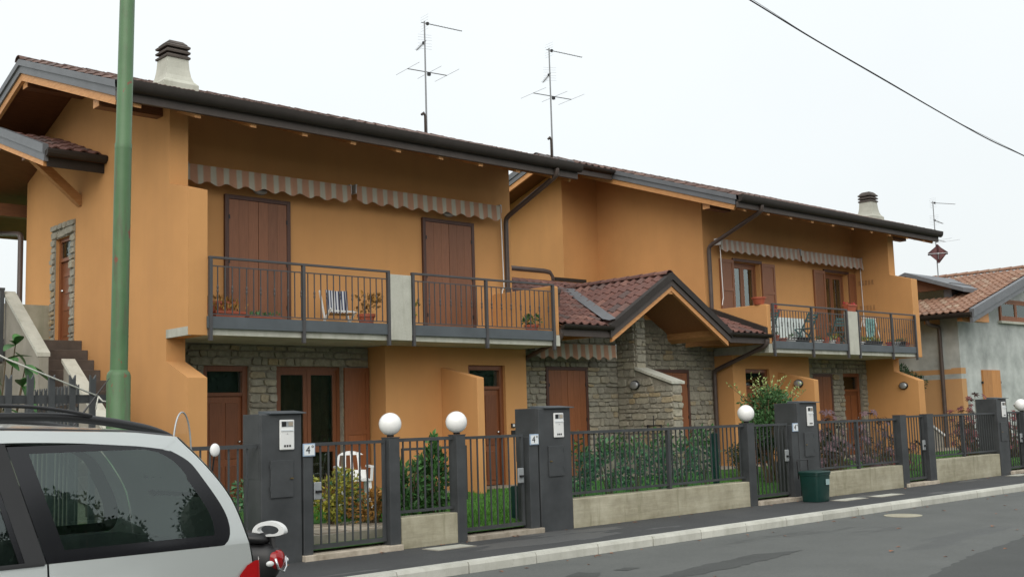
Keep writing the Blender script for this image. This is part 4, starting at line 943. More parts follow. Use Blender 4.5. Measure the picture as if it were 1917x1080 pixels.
awning(15.30, 17.62, 15.98, 3.08, 2.82, 'awn', 'short striped awning under the porch gutter, above red-brown shutters', .32)

# ------------------------------------------------------------------ aerials
def aerial(x, y, z0, z1, label, tiers, grp='roof aerials', base=True):
    o = thing('roof_aerial', (x, y, z0), label, 'antenna', grp)
    MB().tube([(x, y, z0 - .3), (x, y, z1)], [.022, .016], 8).build('mast', 'ant', o)
    if base: MB().tube([(x - .03, y, z0 - .2), (x - .03, y, z0 + .32), (x - .08, y, z0 + .38), (x - .13, y, z0 + .33)], .03, 8).build('cable_inlet', 'fascia', o, smooth=True)
    for (zz, kind, az, ln) in tiers:
        d = Vector((math.cos(az), math.sin(az), 0)); s = Vector((-d.y, d.x, 0)); p = Vector((x, y, zz))
        if kind == 'uhf':
            b = MB().tube([p - d * .08, p + d * ln], .010, 6).build('boom', 'ant', o)
            for k in range(12): q = p + d * (.12 + (ln - .15) * k / 11); MB().tube([q - s * .05, q + s * .05], .0025, 4).build('element', 'ant', b)
            for t in (-1, 1):
                for h in (.04, .10, .16): MB().tube([p + s * -.16 + Vector((0, 0, t * h)), p + s * .16 + Vector((0, 0, t * h))], .002, 4).build('reflector_rod', 'ant', b)
            MB().box(p.x + d.x * .08 - .025, p.x + d.x * .08 + .025, p.y + d.y * .08 - .025, p.y + d.y * .08 + .025, p.z - .03, p.z + .03).build('dipole_box', 'black', b)
        else:
            b = MB().tube([p - d * ln * .45, p + d * ln * .55], .011, 6).build('boom', 'ant', o)
            for k in (-.45, .1, .55): q = p + d * ln * k; MB().tube([q - s * .52, q + s * .52], .004, 5).build('element', 'ant', b)
            MB().box(p.x + d.x * .1 - .03, p.x + d.x * .1 + .03, p.y - .03, p.y + .03, p.z - .07, p.z).build('dipole_box', 'black', b)
    return o
aerial(15.04, 18.95, 7.95, 10.42, 'tall roof aerial left of the other tall one, above the left house', [(10.38, 'uhf', R(-6), 1.0), (9.95, 'uhf', R(70), .6), (9.27, 'vhf', R(-8), 1.0)])
aerial(18.9, 18.95, 7.98, 10.6, 'tall roof aerial behind the middle of the roof', [(10.55, 'uhf', R(-6), 1.05), (9.95, 'uhf', R(60), .7), (9.4, 'vhf', R(-8), 1.15)])

# ------------------------------------------------------------------ outside stair on the left
st = thing('outside_stair', (6.85, 15, .05), 'dark outside stair with concrete side walls climbing to the stone-framed door', 'stair')
n = 16; rise = (3.15 - .3) / n; run = .262
for i in range(n):
    y1 = 19.1 - i * run; z = 3.15 - i * rise
    MB().box(6.22, XL - .001, y1 - run if i else 19.1 - run, y1 + (1.2 if i == 0 else .04), z - rise, z).build('step', 'step', st, bevel=.008)
MB().prism([(15.2, .05), (15.2, .35), (19.0, 2.95), (20.3, 2.95), (20.3, .05)], 'x', 6.25, XL - .002).build('stair_body', 'concrete_d', st)
MB().prism([(16.85, .05), (16.85, 2.74), (18.35, 3.79), (18.35, .05)], 'x', 6.06, 6.2).build('side_wall', 'concrete_d', st)
MB().prism([(16.84, 2.742), (16.84, 2.80), (18.36, 3.86), (18.36, 3.802)], 'x', 6.03, 6.22).build('side_wall_coping', 'concrete_l', st)
MB().prism([(15.4, .05), (15.4, 1.60), (16.95, 2.65), (16.95, .05)], 'x', 6.46, 6.6).build('side_wall', 'concrete_d', st)
MB().prism([(15.38, 1.592), (15.38, 1.65), (16.96, 2.72), (16.96, 2.662)], 'x', 6.43, 6.63).build('side_wall_coping', 'concrete_l', st)
MB().box(6.2, XL - .004, 20.3, 20.45, 2.9, 3.88).build('landing_wall', 'concrete', st)
ld = MB().box(2.5, 6.03, 18.3, 20.4, 2.72, 2.95).build('landing_slab', 'step', st)
MB().box(2.5, 6.03, 18.26, 18.3, 2.78, 3.02).build('edge_channel', 'anth', ld)
rl = MB().box(2.5, 6.03, 18.26, 18.31, 3.86, 3.90).box(2.5, 6.0, 18.275, 18.295, 3.70, 3.72).box(5.96, 6.02, 18.255, 18.315, 2.75, 3.86).build('landing_railing', 'anth', st)
me = bar_mesh(.68)
for k in range(28): inst('bar', me, rl, (2.6 + k * .12, 18.285, 3.02))
tag(MB().box(4.9, 5.55, 18.7, 19.1, 2.96, 3.0).box(4.95, 5.0, 18.72, 18.77, 3.0, 3.4).box(5.45, 5.5, 18.72, 18.77, 3.0, 3.4).box(4.93, 5.52, 18.72, 18.76, 3.36, 3.42).box(5.1, 5.13, 18.72, 18.75, 3.0, 3.36).box(5.22, 5.25, 18.72, 18.75, 3.0, 3.36).box(5.33, 5.36, 18.72, 18.75, 3.0, 3.36).build('plant_rack', 'galv'), 'small pale rack behind the railing left of the outside stair', 'rack')

# ------------------------------------------------------------------ picket fence at the far left
pf = thing('picket_fence', (4.4, 12.05, 0), 'dark picket fence with notched tops behind the silver car', 'fence')
MB().box(2.4, 5.12, 12.06, 12.10, 1.93, 2.02).build('rail', 'anth', pf); MB().box(2.4, 5.12, 12.06, 12.10, .5, .58).build('rail', 'anth', pf)
def picket(w, h):
    return MB().prism([(-w / 2, 0), (w / 2, 0), (w / 2, h), (w * .12, h - .045), (-w * .12, h - .045), (-w / 2, h)], 'y', -.02, .02).mesh('picket')
pm = picket(.062, 2.18); pm.materials.append(MT['anth']); px = 2.5
while px < 5.2:
    inst('picket', pm, pf, (px, 12.03, .05)); px += .218
pm2 = picket(.03, 2.08); pm2.materials.append(MT['anth']); inst('picket', pm2, pf, (5.18, 12.05, .05))
pf2 = thing('side_fence', (5.5, 14, 0), 'thinner picket fence behind, running back beside the outside stair', 'fence')
a, b = Vector((4.55, 13.0, 0)), Vector((5.75, 14.6, 0))
MB().bar(a + Vector((0, 0, 1.84)), b + Vector((0, 0, 1.98)), .03, .05).build('rail', 'anth', pf2)
pm3 = picket(.028, 2.05); pm3.materials.append(MT['anth'])
for k in range(13):
    p = a.lerp(b, k / 12); inst('picket', pm3, pf2, (p.x, p.y, .05 + .14 * k / 12))
tag(MB().tube([(1.9, 11.8, 3.3), (3.0, 11.9, 2.86), (4.0, 11.98, 2.38), (4.95, 12.0, 2.0)], .009, 6).tube([(4.95, 12.0, 2.0), (4.99, 11.99, 1.95), (5.06, 11.99, 1.94)], .009, 6).tube([(4.95, 12.0, 2.0), (4.93, 11.99, 1.92), (4.92, 11.99, 1.86)], .007, 6).build('rope', 'rope', smooth=True), 'pale rope tied down to the top rail of the picket fence', 'rope')

# ------------------------------------------------------------------ green street pole and overhead cable
pole = thing('street_pole', (5.0, 11.6, 0), 'thick green painted street pole with rust spots behind the car', 'pole')
PX, PY = 5.0, 11.6
MB().lathe([(.135, -.02), (.135, .06), (.122, .08), (.122, 2.20), (.112, 2.235), (.090, 2.26)], (PX, PY, 0), 28).build('base_section', 'pole', pole, smooth=True, auto=40)
MB().tube([(PX + .002, PY, 2.25), (PX + .025, PY, 4.66)], [.090, .088], 28).build('middle_section', 'pole', pole, smooth=True, auto=40)
MB().tube([(PX + .025, PY, 4.64), (PX + .026, PY, 4.70), (PX + .027, PY, 4.71), (PX + .10, PY, 9.2)], [.089, .089, .083, .074], 28).build('top_section', 'pole', pole, smooth=True, auto=40)
def lerpcurve(pts, n=60):
    out = []
    for i in range(n + 1):
        t = i / n * (len(pts) - 1); k = min(int(t), len(pts) - 2); u = t - k
        p = [Vector(pts[max(0, min(len(pts) - 1, k + j - 1))]) for j in range(4)]
        out.append(.5 * ((2 * p[1]) + (-p[0] + p[2]) * u + (2 * p[0] - 5 * p[1] + 4 * p[2] - p[3]) * u * u + (-p[0] + 3 * p[1] - 3 * p[2] + p[3]) * u ** 3))
    return out
oc = thing('overhead_cable', (16, 12, 8), 'black cable with a thin wire crossing the sky at upper right', 'cable')
MB().tube(lerpcurve([(14.0, 12, 9.86), (15.6, 12, 9.60), (17.36, 12, 9.36), (19.4, 12, 9.06), (22.2, 12, 8.70), (25.3, 12, 8.31), (27.2, 12, 8.10), (29.2, 12, 7.96), (32, 12, 7.72), (40, 12, 7.1)], 90), .014, 6).build('cable', 'wire', oc)
MB().tube(lerpcurve([(14.0, 12, 9.92), (17.5, 12, 9.38), (19.4, 12, 9.075), (22.2, 12, 8.72), (25.3, 12, 8.32), (27.2, 12, 8.14), (29.2, 12, 7.97), (32, 12, 7.73), (40, 12, 7.12)], 90), .005, 5).build('thin_wire', 'ant', oc)

# ------------------------------------------------------------------ plants
def leafquad(mb, p, d, n, L, w):
    s = d.cross(n).normalized() * w; m = p + d * L * .45 + n * L * .06
    mb.add([p, m + s, p + d * L, m - s], [(0, 1, 2, 3)])
def rv(rg): 
    while 1:
        v = Vector((rg.uniform(-1, 1), rg.uniform(-1, 1), rg.uniform(-1, 1)))
        if .05 < v.length < 1: return v
def crown(mb, c, rad, n, L, rg, clumps=14, w=.22, upw=.3, lump=.45):
    c = Vector(c); cs = []
    for _ in range(clumps):
        v = rv(rg); v = v.normalized() * v.length ** .4; cs.append(Vector((v.x * rad[0], v.y * rad[1], v.z * rad[2])) * .8)
    for _ in range(n):
        k = rg.choice(cs); o = rv(rg); p = c + k + Vector((o.x * rad[0], o.y * rad[1], o.z * rad[2])) * lump
        d = (rv(rg) + (p - c).normalized() * .6 + Vector((0, 0, upw))).normalized(); nn = d.cross(rv(rg)).normalized()
        l = L * rg.uniform(.6, 1.25); leafquad(mb, p, d, nn, l, l * w)
def stems(mb, c, rad, h0, n, rg, r=.012):
    for _ in range(n):
        a = rg.uniform(0, 6.28); t = Vector((c[0] + math.cos(a) * rad[0] * .6, c[1] + math.sin(a) * rad[1] * .6, c[2] + rad[2] * rg.uniform(.1, .7)))
        b = Vector((c[0] + rg.uniform(-.05, .05), c[1] + rg.uniform(-.05, .05), h0)); m = b.lerp(t, .5) + Vector((rg.uniform(-.05, .05), 0, .05)); mb.tube([b, m, t], [r, r * .8, r * .4], 5)
def shrub(name, loc, label, cat, parts, leafmat, n, L, seed, grp=None, w=.22, ns=7, r=.012, clumps=14):
    rg = random.Random(seed); o = thing(name, loc, label, cat, grp); mb = MB(); sm = MB()
    for c, rad, frac in parts: crown(mb, c, rad, int(n * frac), L, rg, clumps, w); stems(sm, c, rad, loc[2], ns, rg, r)
    mb.build('foliage', leafmat, o, fix=False); sm.build('stems', 'stem', o, fix=False); return o, rg
gz0 = GZ(12.7)
shrub('laurel_shrub', (9.62, 12.75, gz0), 'glossy laurel shrub behind the short fence panel, the left of the pair', 'shrub', [((9.62, 12.75, .72), (.28, .24, .50), 1)], 'laurel', 1500, .11, 1)
shrub('laurel_shrub', (10.1, 12.7, gz0), 'taller laurel shrub against the second globe lamp post', 'shrub', [((10.1, 12.72, .78), (.19, .22, .56), 1)], 'laurel', 1100, .11, 2)
for i, (x, y, t) in enumerate(((13.0, 12.7, 'netted hedge shrub just right of the middle metering pillar'), (13.65, 12.65, 'second netted hedge shrub from the middle metering pillar'), (14.3, 12.7, 'third netted hedge shrub from the middle metering pillar'), (14.95, 12.65, 'netted hedge shrub behind the mid post of the longest panel'), (15.6, 12.7, 'netted hedge shrub just right of the longest panel mid post'), (16.2, 12.7, 'last netted hedge shrub before the green corner post'))):
    oh, rgh = shrub('hedge_shrub', (x, y, GZ(y)), t, 'shrub', [((x, y, .80 + .03 * (i % 3)), (.34, .22, .42), 1)], 'hedge', 340, .09, 10 + i, 'hedge shrubs', .28)
    hm = MB()
    for _ in range(9):
        b = Vector((x + rgh.uniform(-.3, .3), y + rgh.uniform(-.15, .15), 1.0)); tt = b + Vector((rgh.uniform(-.06, .06), 0, rgh.uniform(.15, .42)))
        for k in range(7): leafquad(hm, b.lerp(tt, k / 6), (rv(rgh) + Vector((0, 0, .5))).normalized(), rv(rgh).normalized(), .085, .018)
    struct(hm.build('top_shoots', 'laurel', oh, fix=False), 'stuff')
tag(MB().box(12.3, 16.1, 12.38, 12.386, .35, 1.08).build('shade_net', 'net'), 'translucent green net stretched along the hedge behind the fence', 'net')
tag(MB().box(16.1, 16.18, 12.36, 12.44, .1, 1.28).build('net_post', 'bingreen'), 'green post at the right end of the hedge net', 'post')
shrub('golden_shrub', (8.87, 13.5, GZ(13.5)), 'yellow-green shrub inside the first gate', 'shrub', [((8.87, 13.5, .72), (.34, .32, .36), 1)], 'yellow', 900, .085, 20)
shrub('autumn_shrub', (9.35, 13.2, GZ(13.2)), 'low orange-tinged plant in front of the white chair', 'shrub', [((9.35, 13.2, .48), (.34, .28, .24), 1)], 'rust', 900, .075, 21)
shrub('dark_shrub', (7.95, 13.6, GZ(13.6)), 'dark green shrub behind the first gate post', 'shrub', [((7.9, 13.9, .7), (.25, .3, .35), 1)], 'hedge', 600, .085, 22)
shrub('dark_shrub', (9.6, 13.9, GZ(13.9)), 'dark green shrub below the white chair, behind the leftmost lamp post', 'shrub', [((9.45, 13.9, .62), (.3, .3, .35), 1)], 'hedge', 600, .085, 23)
ob, rg = shrub('leafy_bush', (19.35, 13.5, GZ(13.5)), 'tall leafy bush with pale shoots behind the third globe lamp', 'bush', [((19.35, 13.5, 1.62), (.62, .5, .46), .6), ((19.7, 13.6, 1.3), (.5, .45, .4), .25), ((19.1, 13.4, 1.3), (.4, .4, .35), .15)], 'olive', 5200, .08, 30, None, .26, 8, .016, 26)
tm = MB(); tsm = MB()
for _ in range(26):
    a = rg.uniform(-1, 1); b = Vector((19.4 + a * .55, 13.5 + rg.uniform(-.3, .3), 1.75 + rg.uniform(0, .2))); t = b + Vector((a * .45 + rg.uniform(-.1, .1), rg.uniform(-.1, .1), rg.uniform(.25, .62) * (1 - .45 * abs(a))))
    tsm.tube([b, t], [.006, .003], 4)
    for k in range(9): p = b.lerp(t, .35 + .65 * k / 8); leafquad(tm, p, (rv(rg) + Vector((0, 0, .6))).normalized(), rv(rg).normalized(), .07, .016)
struct(tm.build('pale_shoots', 'tip', ob, fix=False), 'stuff'); tsm.build('shoot_stems', 'stem', ob, fix=False)
shrub('round_shrub', (19.0, 14.0, GZ(14)), 'small round dark shrub seen just left of the third lamp post', 'shrub', [((19.0, 14.0, .78), (.28, .28, .25), 1)], 'conifer', 1200, .05, 31)
shrub('conifer_shrub', (20.0, 14.3, GZ(14.3)), 'dark upright shrub seen through the gate left of the bin', 'shrub', [((20.0, 14.3, .95), (.32, .3, .45), 1)], 'conifer', 1500, .055, 32)
def palmate(name, loc, label, n, spread, h, mat, seed, L=.16, grp=None):
    rg = random.Random(seed); o = thing(name, loc, label, 'shrub', grp); mb = MB(); sm = MB()
    for _ in range(n):
        a = rg.uniform(0, 6.28); rr = spread * rg.random() ** .5; t = Vector((loc[0] + math.cos(a) * rr, loc[1] + math.sin(a) * rr * .7, loc[2] + h * rg.uniform(.15, 1.0) * (1.1 - .35 * rr / spread)))
        b = Vector((loc[0] + math.cos(a) * rr * .3, loc[1] + math.sin(a) * rr * .3, loc[2])); sm.tube([b, b.lerp(t, .6) + Vector((0, 0, .06)), t], [.010, .007, .004], 4)
        nn = (Vector((math.cos(a) * .7, math.sin(a) * .7 - .3, .8)) + rv(rg) * .3).normalized(); u = nn.cross(Vector((rg.uniform(-1, 1), rg.uniform(-1, 1), .1))).normalized(); v = nn.cross(u); l = L * rg.uniform(.6, 1.2)
        for k in range(7):
            th = R(-130 + 260 * k / 6); d = (u * math.cos(th) + v * math.sin(th) - nn * .25).normalized(); leafquad(mb, t, d, nn, l * (1 - .12 * abs(k - 3)), l * .13)
    mb.build('foliage', mat, o, fix=False); sm.build('stems', 'stem', o, fix=False)
for i, (x, t) in enumerate(((19.3, 'low dark shrub just right of the pillar behind the bin'), (20.2, 'low dark shrub behind the mid post right of the bin'), (21.1, 'low dark shrub left of the narrow gate, under the purple leaves'))):
    shrub('low_shrub', (x, 13.3, GZ(13.3)), t, 'shrub', [((x, 13.3, .85), (.42, .3, .36), 1)], 'conifer', 700, .09, 80 + i, 'low dark shrubs')
palmate('palmate_shrub', (20.8, 13.0, GZ(13)), 'purple palmate-leaved shrub right of the pillar behind the bin', 80, .7, 1.45, 'purple', 40)
palmate('palmate_shrub', (22.5, 13.0, GZ(13)), 'purple palmate-leaved shrub just left of the narrow gate', 80, .75, 1.4, 'purple', 41)
palmate('red_shrub', (24.2, 13.3, GZ(13.3)), 'low dark red shrub right of the narrow gate', 50, .8, .85, 'redleaf', 42, .14)
palmate('red_shrub', (28.6, 13.6, GZ(13.6)), 'tall dark red shrub behind the farthest metering pillar', 130, .85, 1.75, 'redleaf', 43, .16)
palmate('red_shrub', (30.6, 13.6, GZ(13.6)), 'dark red shrub behind the farthest gate', 90, .9, 1.45, 'redleaf', 44, .15)
shrub('dark_conifer', (32.0, 17.3, .3), 'dark conifer peeping past the right fin wall below the balcony', 'tree', [((32.0, 17.3, 2.45), (.6, .6, .65), 1)], 'conifer', 2600, .10, 45)
# large-leaved plant at the left edge behind the picket fence
rg = random.Random(50); o = thing('large_leaf_plant', (4.2, 13.2, .05), 'large-leaved green plant rising behind the picket fence', 'plant'); sm = MB()
tops = ((4.05, 13.0, 2.55), (4.45, 13.1, 2.62), (4.2, 13.2, 2.3), (4.5, 13.0, 2.15), (4.0, 13.2, 2.1), (4.3, 13.0, 1.9), (4.6, 13.2, 2.4), (3.9, 13.1, 2.35), (4.35, 13.1, 2.45), (4.15, 13.0, 2.0))
for t in tops:
    t = Vector(t); b = Vector((4.2, 13.2, .05)); sm.tube([b, b.lerp(t, .6), t], [.02, .014, .006], 6)
    for k in range(4):
        d = (rv(rg) * .9 + Vector((.2, -.3, -.1))).normalized(); nn = (Vector((0, -.2, 1)) + rv(rg) * .4).normalized(); nn = (nn - d * nn.dot(d)).normalized(); s = d.cross(nn)
        L = rg.uniform(.2, .34); rows = []
        for i in range(7):
            u = i / 6; wv = math.sin(math.pi * min(1, u * .95 + .03)) ** .8 * L * .2; c = t + d * L * u + Vector((0, 0, -.12 * u * u * L * 2)); rows.append([c - s * wv + nn * wv * .25, c, c + s * wv + nn * wv * .25])
        MB().grid(rows).build('leaf', 'laurel', o, smooth=True, fix=False)
sm.build('stem', 'stem', o, fix=False)
# bare tree far behind on the left
rg = random.Random(60); o = thing('bare_tree', (12, 48, .2), 'leafless thin tree behind the left edge of the house', 'tree'); tb = MB()
def branch(p, d, L, r, lev):
    q = p + d * L; tb.tube([p, q], [r, r * .65], 5 if lev < 2 else 4)
    if lev < 5:
        for _ in range(3 if lev else 5): branch(p.lerp(q, rg.uniform(.55, 1)), (d + rv(rg) * .75 + Vector((0, 0, .25))).normalized(), L * rg.uniform(.55, .8), r * .55, lev + 1)
branch(Vector((12, 48, .2)), Vector((0, 0, 1)), 3.0, .13, 0); tb.build('trunk_and_branches', 'stem', o, fix=False)
# trees on the camera's side of the street, mirrored in the car window
for i, (x, y, h, t) in enumerate(((9.4, -9, 11.0, 'dark tree across the street mirrored low in the car window, left'), (12.6, -9.5, 10.8, 'dark tree across the street mirrored low in the car window, right'), (17, -10, 7.5, 'dark tree across the street beyond the picture'))):
    rg = random.Random(70 + i); o = thing('street_tree', (x, y, -.2), t, 'tree', 'trees across the street'); mb = MB(); sm = MB()
    sm.tube([(x, y, -.3), (x, y, h * .4), (x + .2, y, h * .7)], [.16, .12, .05], 8); stems(sm, (x, y, h * .58), (2.4, 1.8, h * .4), h * .3, 9, rg, .05)
    for k in range(46):
        v = rv(rg); c_ = Vector((x + v.x * 1.9, y + v.y * 1.3, h * .55 + v.z * h * .33)); r_ = rg.uniform(.4, .85); mb.sphere(tuple(c_), r_ * .93, 9, 6)
        for _ in range(420):
            n_ = rv(rg).normalized(); leafquad(mb, c_ + n_ * r_ * rg.uniform(.9, 1.16), (rv(rg) + n_ * .5).normalized(), rv(rg).normalized(), .12, .03)
    mb.build('crown', 'conifer', o, fix=False); sm.build('trunk', 'stem', o, fix=False)

# unseen hedge added to darken the lower panes and block low sky light
rg = random.Random(90); o = thing('shading_hedge', (36, -7, -.2), 'unseen dark hedge added across the street to darken the ground-floor panes and recess', 'hedge'); mb = MB().box(10, 62, -7.6, -6.6, -.2, 4.1)
for _ in range(9000):
    p = Vector((rg.uniform(10, 62), rg.choice((-6.55, -7.0)) + rg.uniform(-.15, .15), rg.uniform(-.2, 4.4))); d = (rv(rg) + Vector((0, .5, .3))).normalized(); leafquad(mb, p, d, rv(rg).normalized(), .22, .06)
mb.build('foliage', 'conifer', o, fix=False)
# ------------------------------------------------------------------ things on the balconies
def pot(name, x, y, z, r, h, label, mat='terracotta', plant=None, n=90, L=.08, prad=None, seed=0, grp='balcony pots'):
    o = thing(name, (x, y, z), label, 'flowerpot', grp)
    MB().lathe([(r * .68, 0), (r * .7, .01), (r * .95, h * .78), (r * 1.06, h * .8), (r * 1.08, h), (r * .95, h), (r * .9, h * .9), (.01, h * .88)], (x, y, z), 20).build('pot', mat, o, smooth=True, auto=40)
    MB().lathe([(r * .9, 0), (.01, .005)], (x, y, z + h * .9), 14).build('soil', 'soil', o)
    if plant:
        rg = random.Random(seed + 5); mb = MB(); sm = MB(); pr = prad or (r * 1.2, r * 1.2, .14)
        crown(mb, (x, y, z + h + pr[2] * .8), pr, n, L, rg, 9, .28); stems(sm, (x, y, z + h + pr[2] * .7), pr, z + h * .85, 5, rg, .005)
        mb.build('foliage', plant, o, fix=False); sm.build('stems', 'stem', o, fix=False)
    return o
def trough(x0, x1, y0, y1, z, h, label, mat='terracotta', plant=None, n=120, seed=0, ph=.12):
    o = thing('planter_trough', ((x0 + x1) / 2, (y0 + y1) / 2, z), label, 'planter', 'balcony planters'); t = .03
    MB().add([(x0 + t, y0 + t, z), (x1 - t, y0 + t, z), (x1 - t, y1 - t, z), (x0 + t, y1 - t, z), (x0, y0, z + h), (x1, y0, z + h), (x1, y1, z + h), (x0, y1, z + h)], [(0, 3, 2, 1), (0, 1, 5, 4), (1, 2, 6, 5), (2, 3, 7, 6), (3, 0, 4, 7)]).build('trough', mat, o)
    MB().box(x0 - .01, x1 + .01, y0 - .01, y0 + .012, z + h - .03, z + h + .008).box(x0 - .01, x1 + .01, y1 - .012, y1 + .01, z + h - .03, z + h + .008).build('rim', mat, o); MB().box(x0 + .02, x1 - .02, y0 + .02, y1 - .02, z + h - .05, z + h - .02).build('soil', 'soil', o)
    if plant:
        rg = random.Random(seed); mb = MB()
        for k in range(n):
            p = Vector((rg.uniform(x0, x1), rg.uniform(y0, y1), z + h - .01)); d = (rv(rg) * .6 + Vector((0, 0, 1))).normalized(); leafquad(mb, p + d * rg.uniform(0, ph), d, rv(rg).normalized(), .07, .014)
        mb.build('foliage', plant, o, fix=False)
ZB = 3.165
trough(8.1, 8.6, 15.35, 15.6, ZB, .2, 'left terracotta trough with dry dark plants on the left balcony', 'terracotta', 'rust', 120, 1, .18)
trough(8.75, 9.3, 15.5, 15.75, ZB, .17, 'terracotta trough right of the dry one on the left balcony', 'terracotta', 'hedge', 60, 2, .05)
trough(8.05, 8.7, 15.75, 15.95, ZB + .22, .17, 'raised terracotta trough behind the dry one on the left balcony', 'terracotta', 'rust', 90, 3, .08)
pot('flowerpot', 10.72, 15.2, ZB, .14, .24, 'terracotta pot with red-leaved plant left of the concrete pier', 'terracotta', 'rust', 150, .08, (.24, .22, .2), 1)
pot('flowerpot', 11.75, 15.45, ZB, .14, .28, 'terracotta pot with thin plant right of the concrete pier', 'terracotta', 'yellow', 60, .08, (.2, .18, .16), 2)
pot('flowerpot', 14.5, 15.25, ZB, .13, .2, 'terracotta pot with green plant in the right corner of the left balcony', 'terracotta', 'olive', 140, .07, (.17, .15, .10), 3)
# striped folding chair
o = thing('deck_chair', (10.75, 16.1, ZB), 'navy and white striped folding chair standing on the left balcony', 'chair')
MB().bar((10.55, 16.1, ZB), (10.55, 16.32, ZB + .74), .028, .028).build('frame_bar', 'white', o); MB().bar((11.03, 16.1, ZB), (11.03, 16.32, ZB + .74), .028, .028).build('frame_bar', 'white', o)
MB().bar((10.53, 16.35, ZB + .02), (10.53, 15.95, ZB + .40), .028, .028).bar((11.05, 16.35, ZB + .02), (11.05, 15.95, ZB + .40), .028, .028).bar((10.53, 15.95, ZB + .36), (11.05, 15.95, ZB + .36), .028, .028).build('folding_leg', 'white', o)
MB().grid([[(10.57, 16.14 + .03 * t, ZB + .36 + .38 * t), (10.79, 16.17 + .03 * t, ZB + .35 + .38 * t), (11.01, 16.14 + .03 * t, ZB + .36 + .38 * t)] for t in (0, .5, 1)]).build('backrest_cloth', 'deck', o, fix=False)
MB().box(10.57, 11.01, 15.98, 16.2, ZB + .31, ZB + .33).build('seat', 'rust', o)
# white plastic chair in the garden, seen through the first gate
def plastic_chair(x, y, z, rz, label):
    o = thing('plastic_chair', (x, y, z), label, 'chair', 'white plastic chairs'); o.rotation_euler = (0, 0, rz)
    def B(name, mb): 
        me = mb.mesh(name, smooth=False); me.materials.append(MT['white']); k = bpy.data.objects.new(name, me); COL.objects.link(k); k.parent = o; return k
    for a in (-1, 1):
        for b in (-1, 1): B('leg', MB().bar((a * .24, b * .22, 0), (a * .21, b * .19, .43), .05, .04))
        B('armrest', MB().box(a * .25 - .03, a * .25 + .03, -.24, .2, .62, .65)); B('arm_support', MB().bar((a * .24, -.2, .42), (a * .25, -.22, .63), .04, .03))
    B('seat', MB().box(-.23, .23, -.24, .22, .42, .45))
    rows = []
    for t in (0, .3, .6, .85, 1): rows.append([((-1 + 2 * k / 8) * (.23 - .06 * t ** 4), .22 + .1 * t - .05 * abs(-1 + 2 * k / 8) ** 2, .45 + .42 * t - (.04 * abs(-1 + 2 * k / 8) ** 2 if t == 1 else 0)) for k in range(9)])
    m = MB()
    for k in range(0, 8, 2): m.grid([[r[k], (Vector(r[k]) * .25 + Vector(r[k + 1]) * .75)[:]] for r in rows])
    m.grid([rows[-2], rows[-1]]).grid([rows[0], rows[1]]); B('backrest', m)
plastic_chair(10.05, 14.65, GZ(14.7), R(-25), 'white plastic chair behind the first gate')
plastic_chair(12.75, 13.2, GZ(13.2), R(-60), 'white plastic chair half hidden by the middle metering pillar')
tag(MB().box(11.62, 11.84, 12.6, 12.8, .1, .63).build('water_butt', 'bingreen', bevel=.02), 'dark green box behind the gate lock, beside the lawn', 'box')
sc = thing('garden_screen', (11.1, 13.4, GZ(13.4)), 'low dark wire screen standing on the lawn before the side door', 'screen')
MB().box(10.95, 12.3, 14.6, 14.63, 1.18, 1.22).box(10.95, 10.99, 14.6, 14.63, .3, 1.18).box(12.26, 12.3, 14.6, 14.63, .3, 1.18).build('frame', 'anth', sc); MB().box(10.99, 12.26, 14.612, 14.618, .42, .95).build('mesh_sheet', 'net', sc)
# right balcony
pot('flowerpot', 21.77, 15.25, 4.085, .16, .17, 'wide terracotta bowl on the corner of the right balcony parapet', 'terracotta', None)
trough(25.08, 25.48, 14.93, 15.08, 4.06, .16, 'terracotta box on top of the right concrete pier', 'terracotta', 'petal', 16, 5, .04)
def table(x0, x1, y0, y1, z, label):
    o = thing('garden_table', ((x0 + x1) / 2, (y0 + y1) / 2, z), label, 'table')
    MB().box(x0, x1, y0, y1, z + .70, z + .73).build('tabletop', 'white', o, bevel=.01)
    for a in (x0 + .06, x1 - .06):
        for b in (y0 + .06, y1 - .06): MB().box(a - .02, a + .02, b - .02, b + .02, z, z + .7).build('leg', 'white', o)
    n = 26; rows = []
    for zz, am in ((z + .732, 0), (z + .45, .015), (z + .2, .03)): rows.append([(x0 - .01 + (x1 - x0 + .02) * k / n, y0 - .012 - am + am * math.sin(k * 1.7), zz) for k in range(n + 1)])
    MB().grid(rows).grid([[(x0 - .012 - am + am * math.sin(k * 1.9), y0 + (y1 - y0) * k / n, zz) for k in range(n + 1)] for zz, am in ((z + .732, 0), (z + .45, .015), (z + .2, .03))]).build('tablecloth', 'curtain', o, fix=False)
table(23.0, 24.3, 15.75, 16.35, ZB, 'table under a pale cloth on the right balcony')
pot('flowerpot', 23.45, 15.95, ZB + .735, .12, .22, 'terracotta pot with red flowers on the cloth-covered table', 'terracotta', 'petal', 30, .06, (.06, .06, .06), 7)
def folding_chair(x, y, rz, label):
    o = thing('folding_chair', (x, y, ZB), label, 'chair', 'teal folding chairs'); o.rotation_euler = (0, 0, rz)
    def B(name, mb): me = mb.mesh(name); me.materials.append(MT['teal']); k = bpy.data.objects.new(name, me); COL.objects.link(k); k.parent = o
    for a in (-.2, .2): B('leg', MB().bar((a, -.22, 0), (a, .24, .82), .025, .03)); B('leg', MB().bar((a * .9, .24, 0), (a * .9, -.2, .44), .025, .03))
    for k in range(5): B('seat_slat', MB().box(-.19, .19, -.2 + k * .085, -.135 + k * .085, .44, .455))
    for k in range(3): B('back_slat', MB().bar((-.2, .15 + .028 * k, .62 + .075 * k), (.2, .15 + .028 * k, .62 + .075 * k), .012, .055))
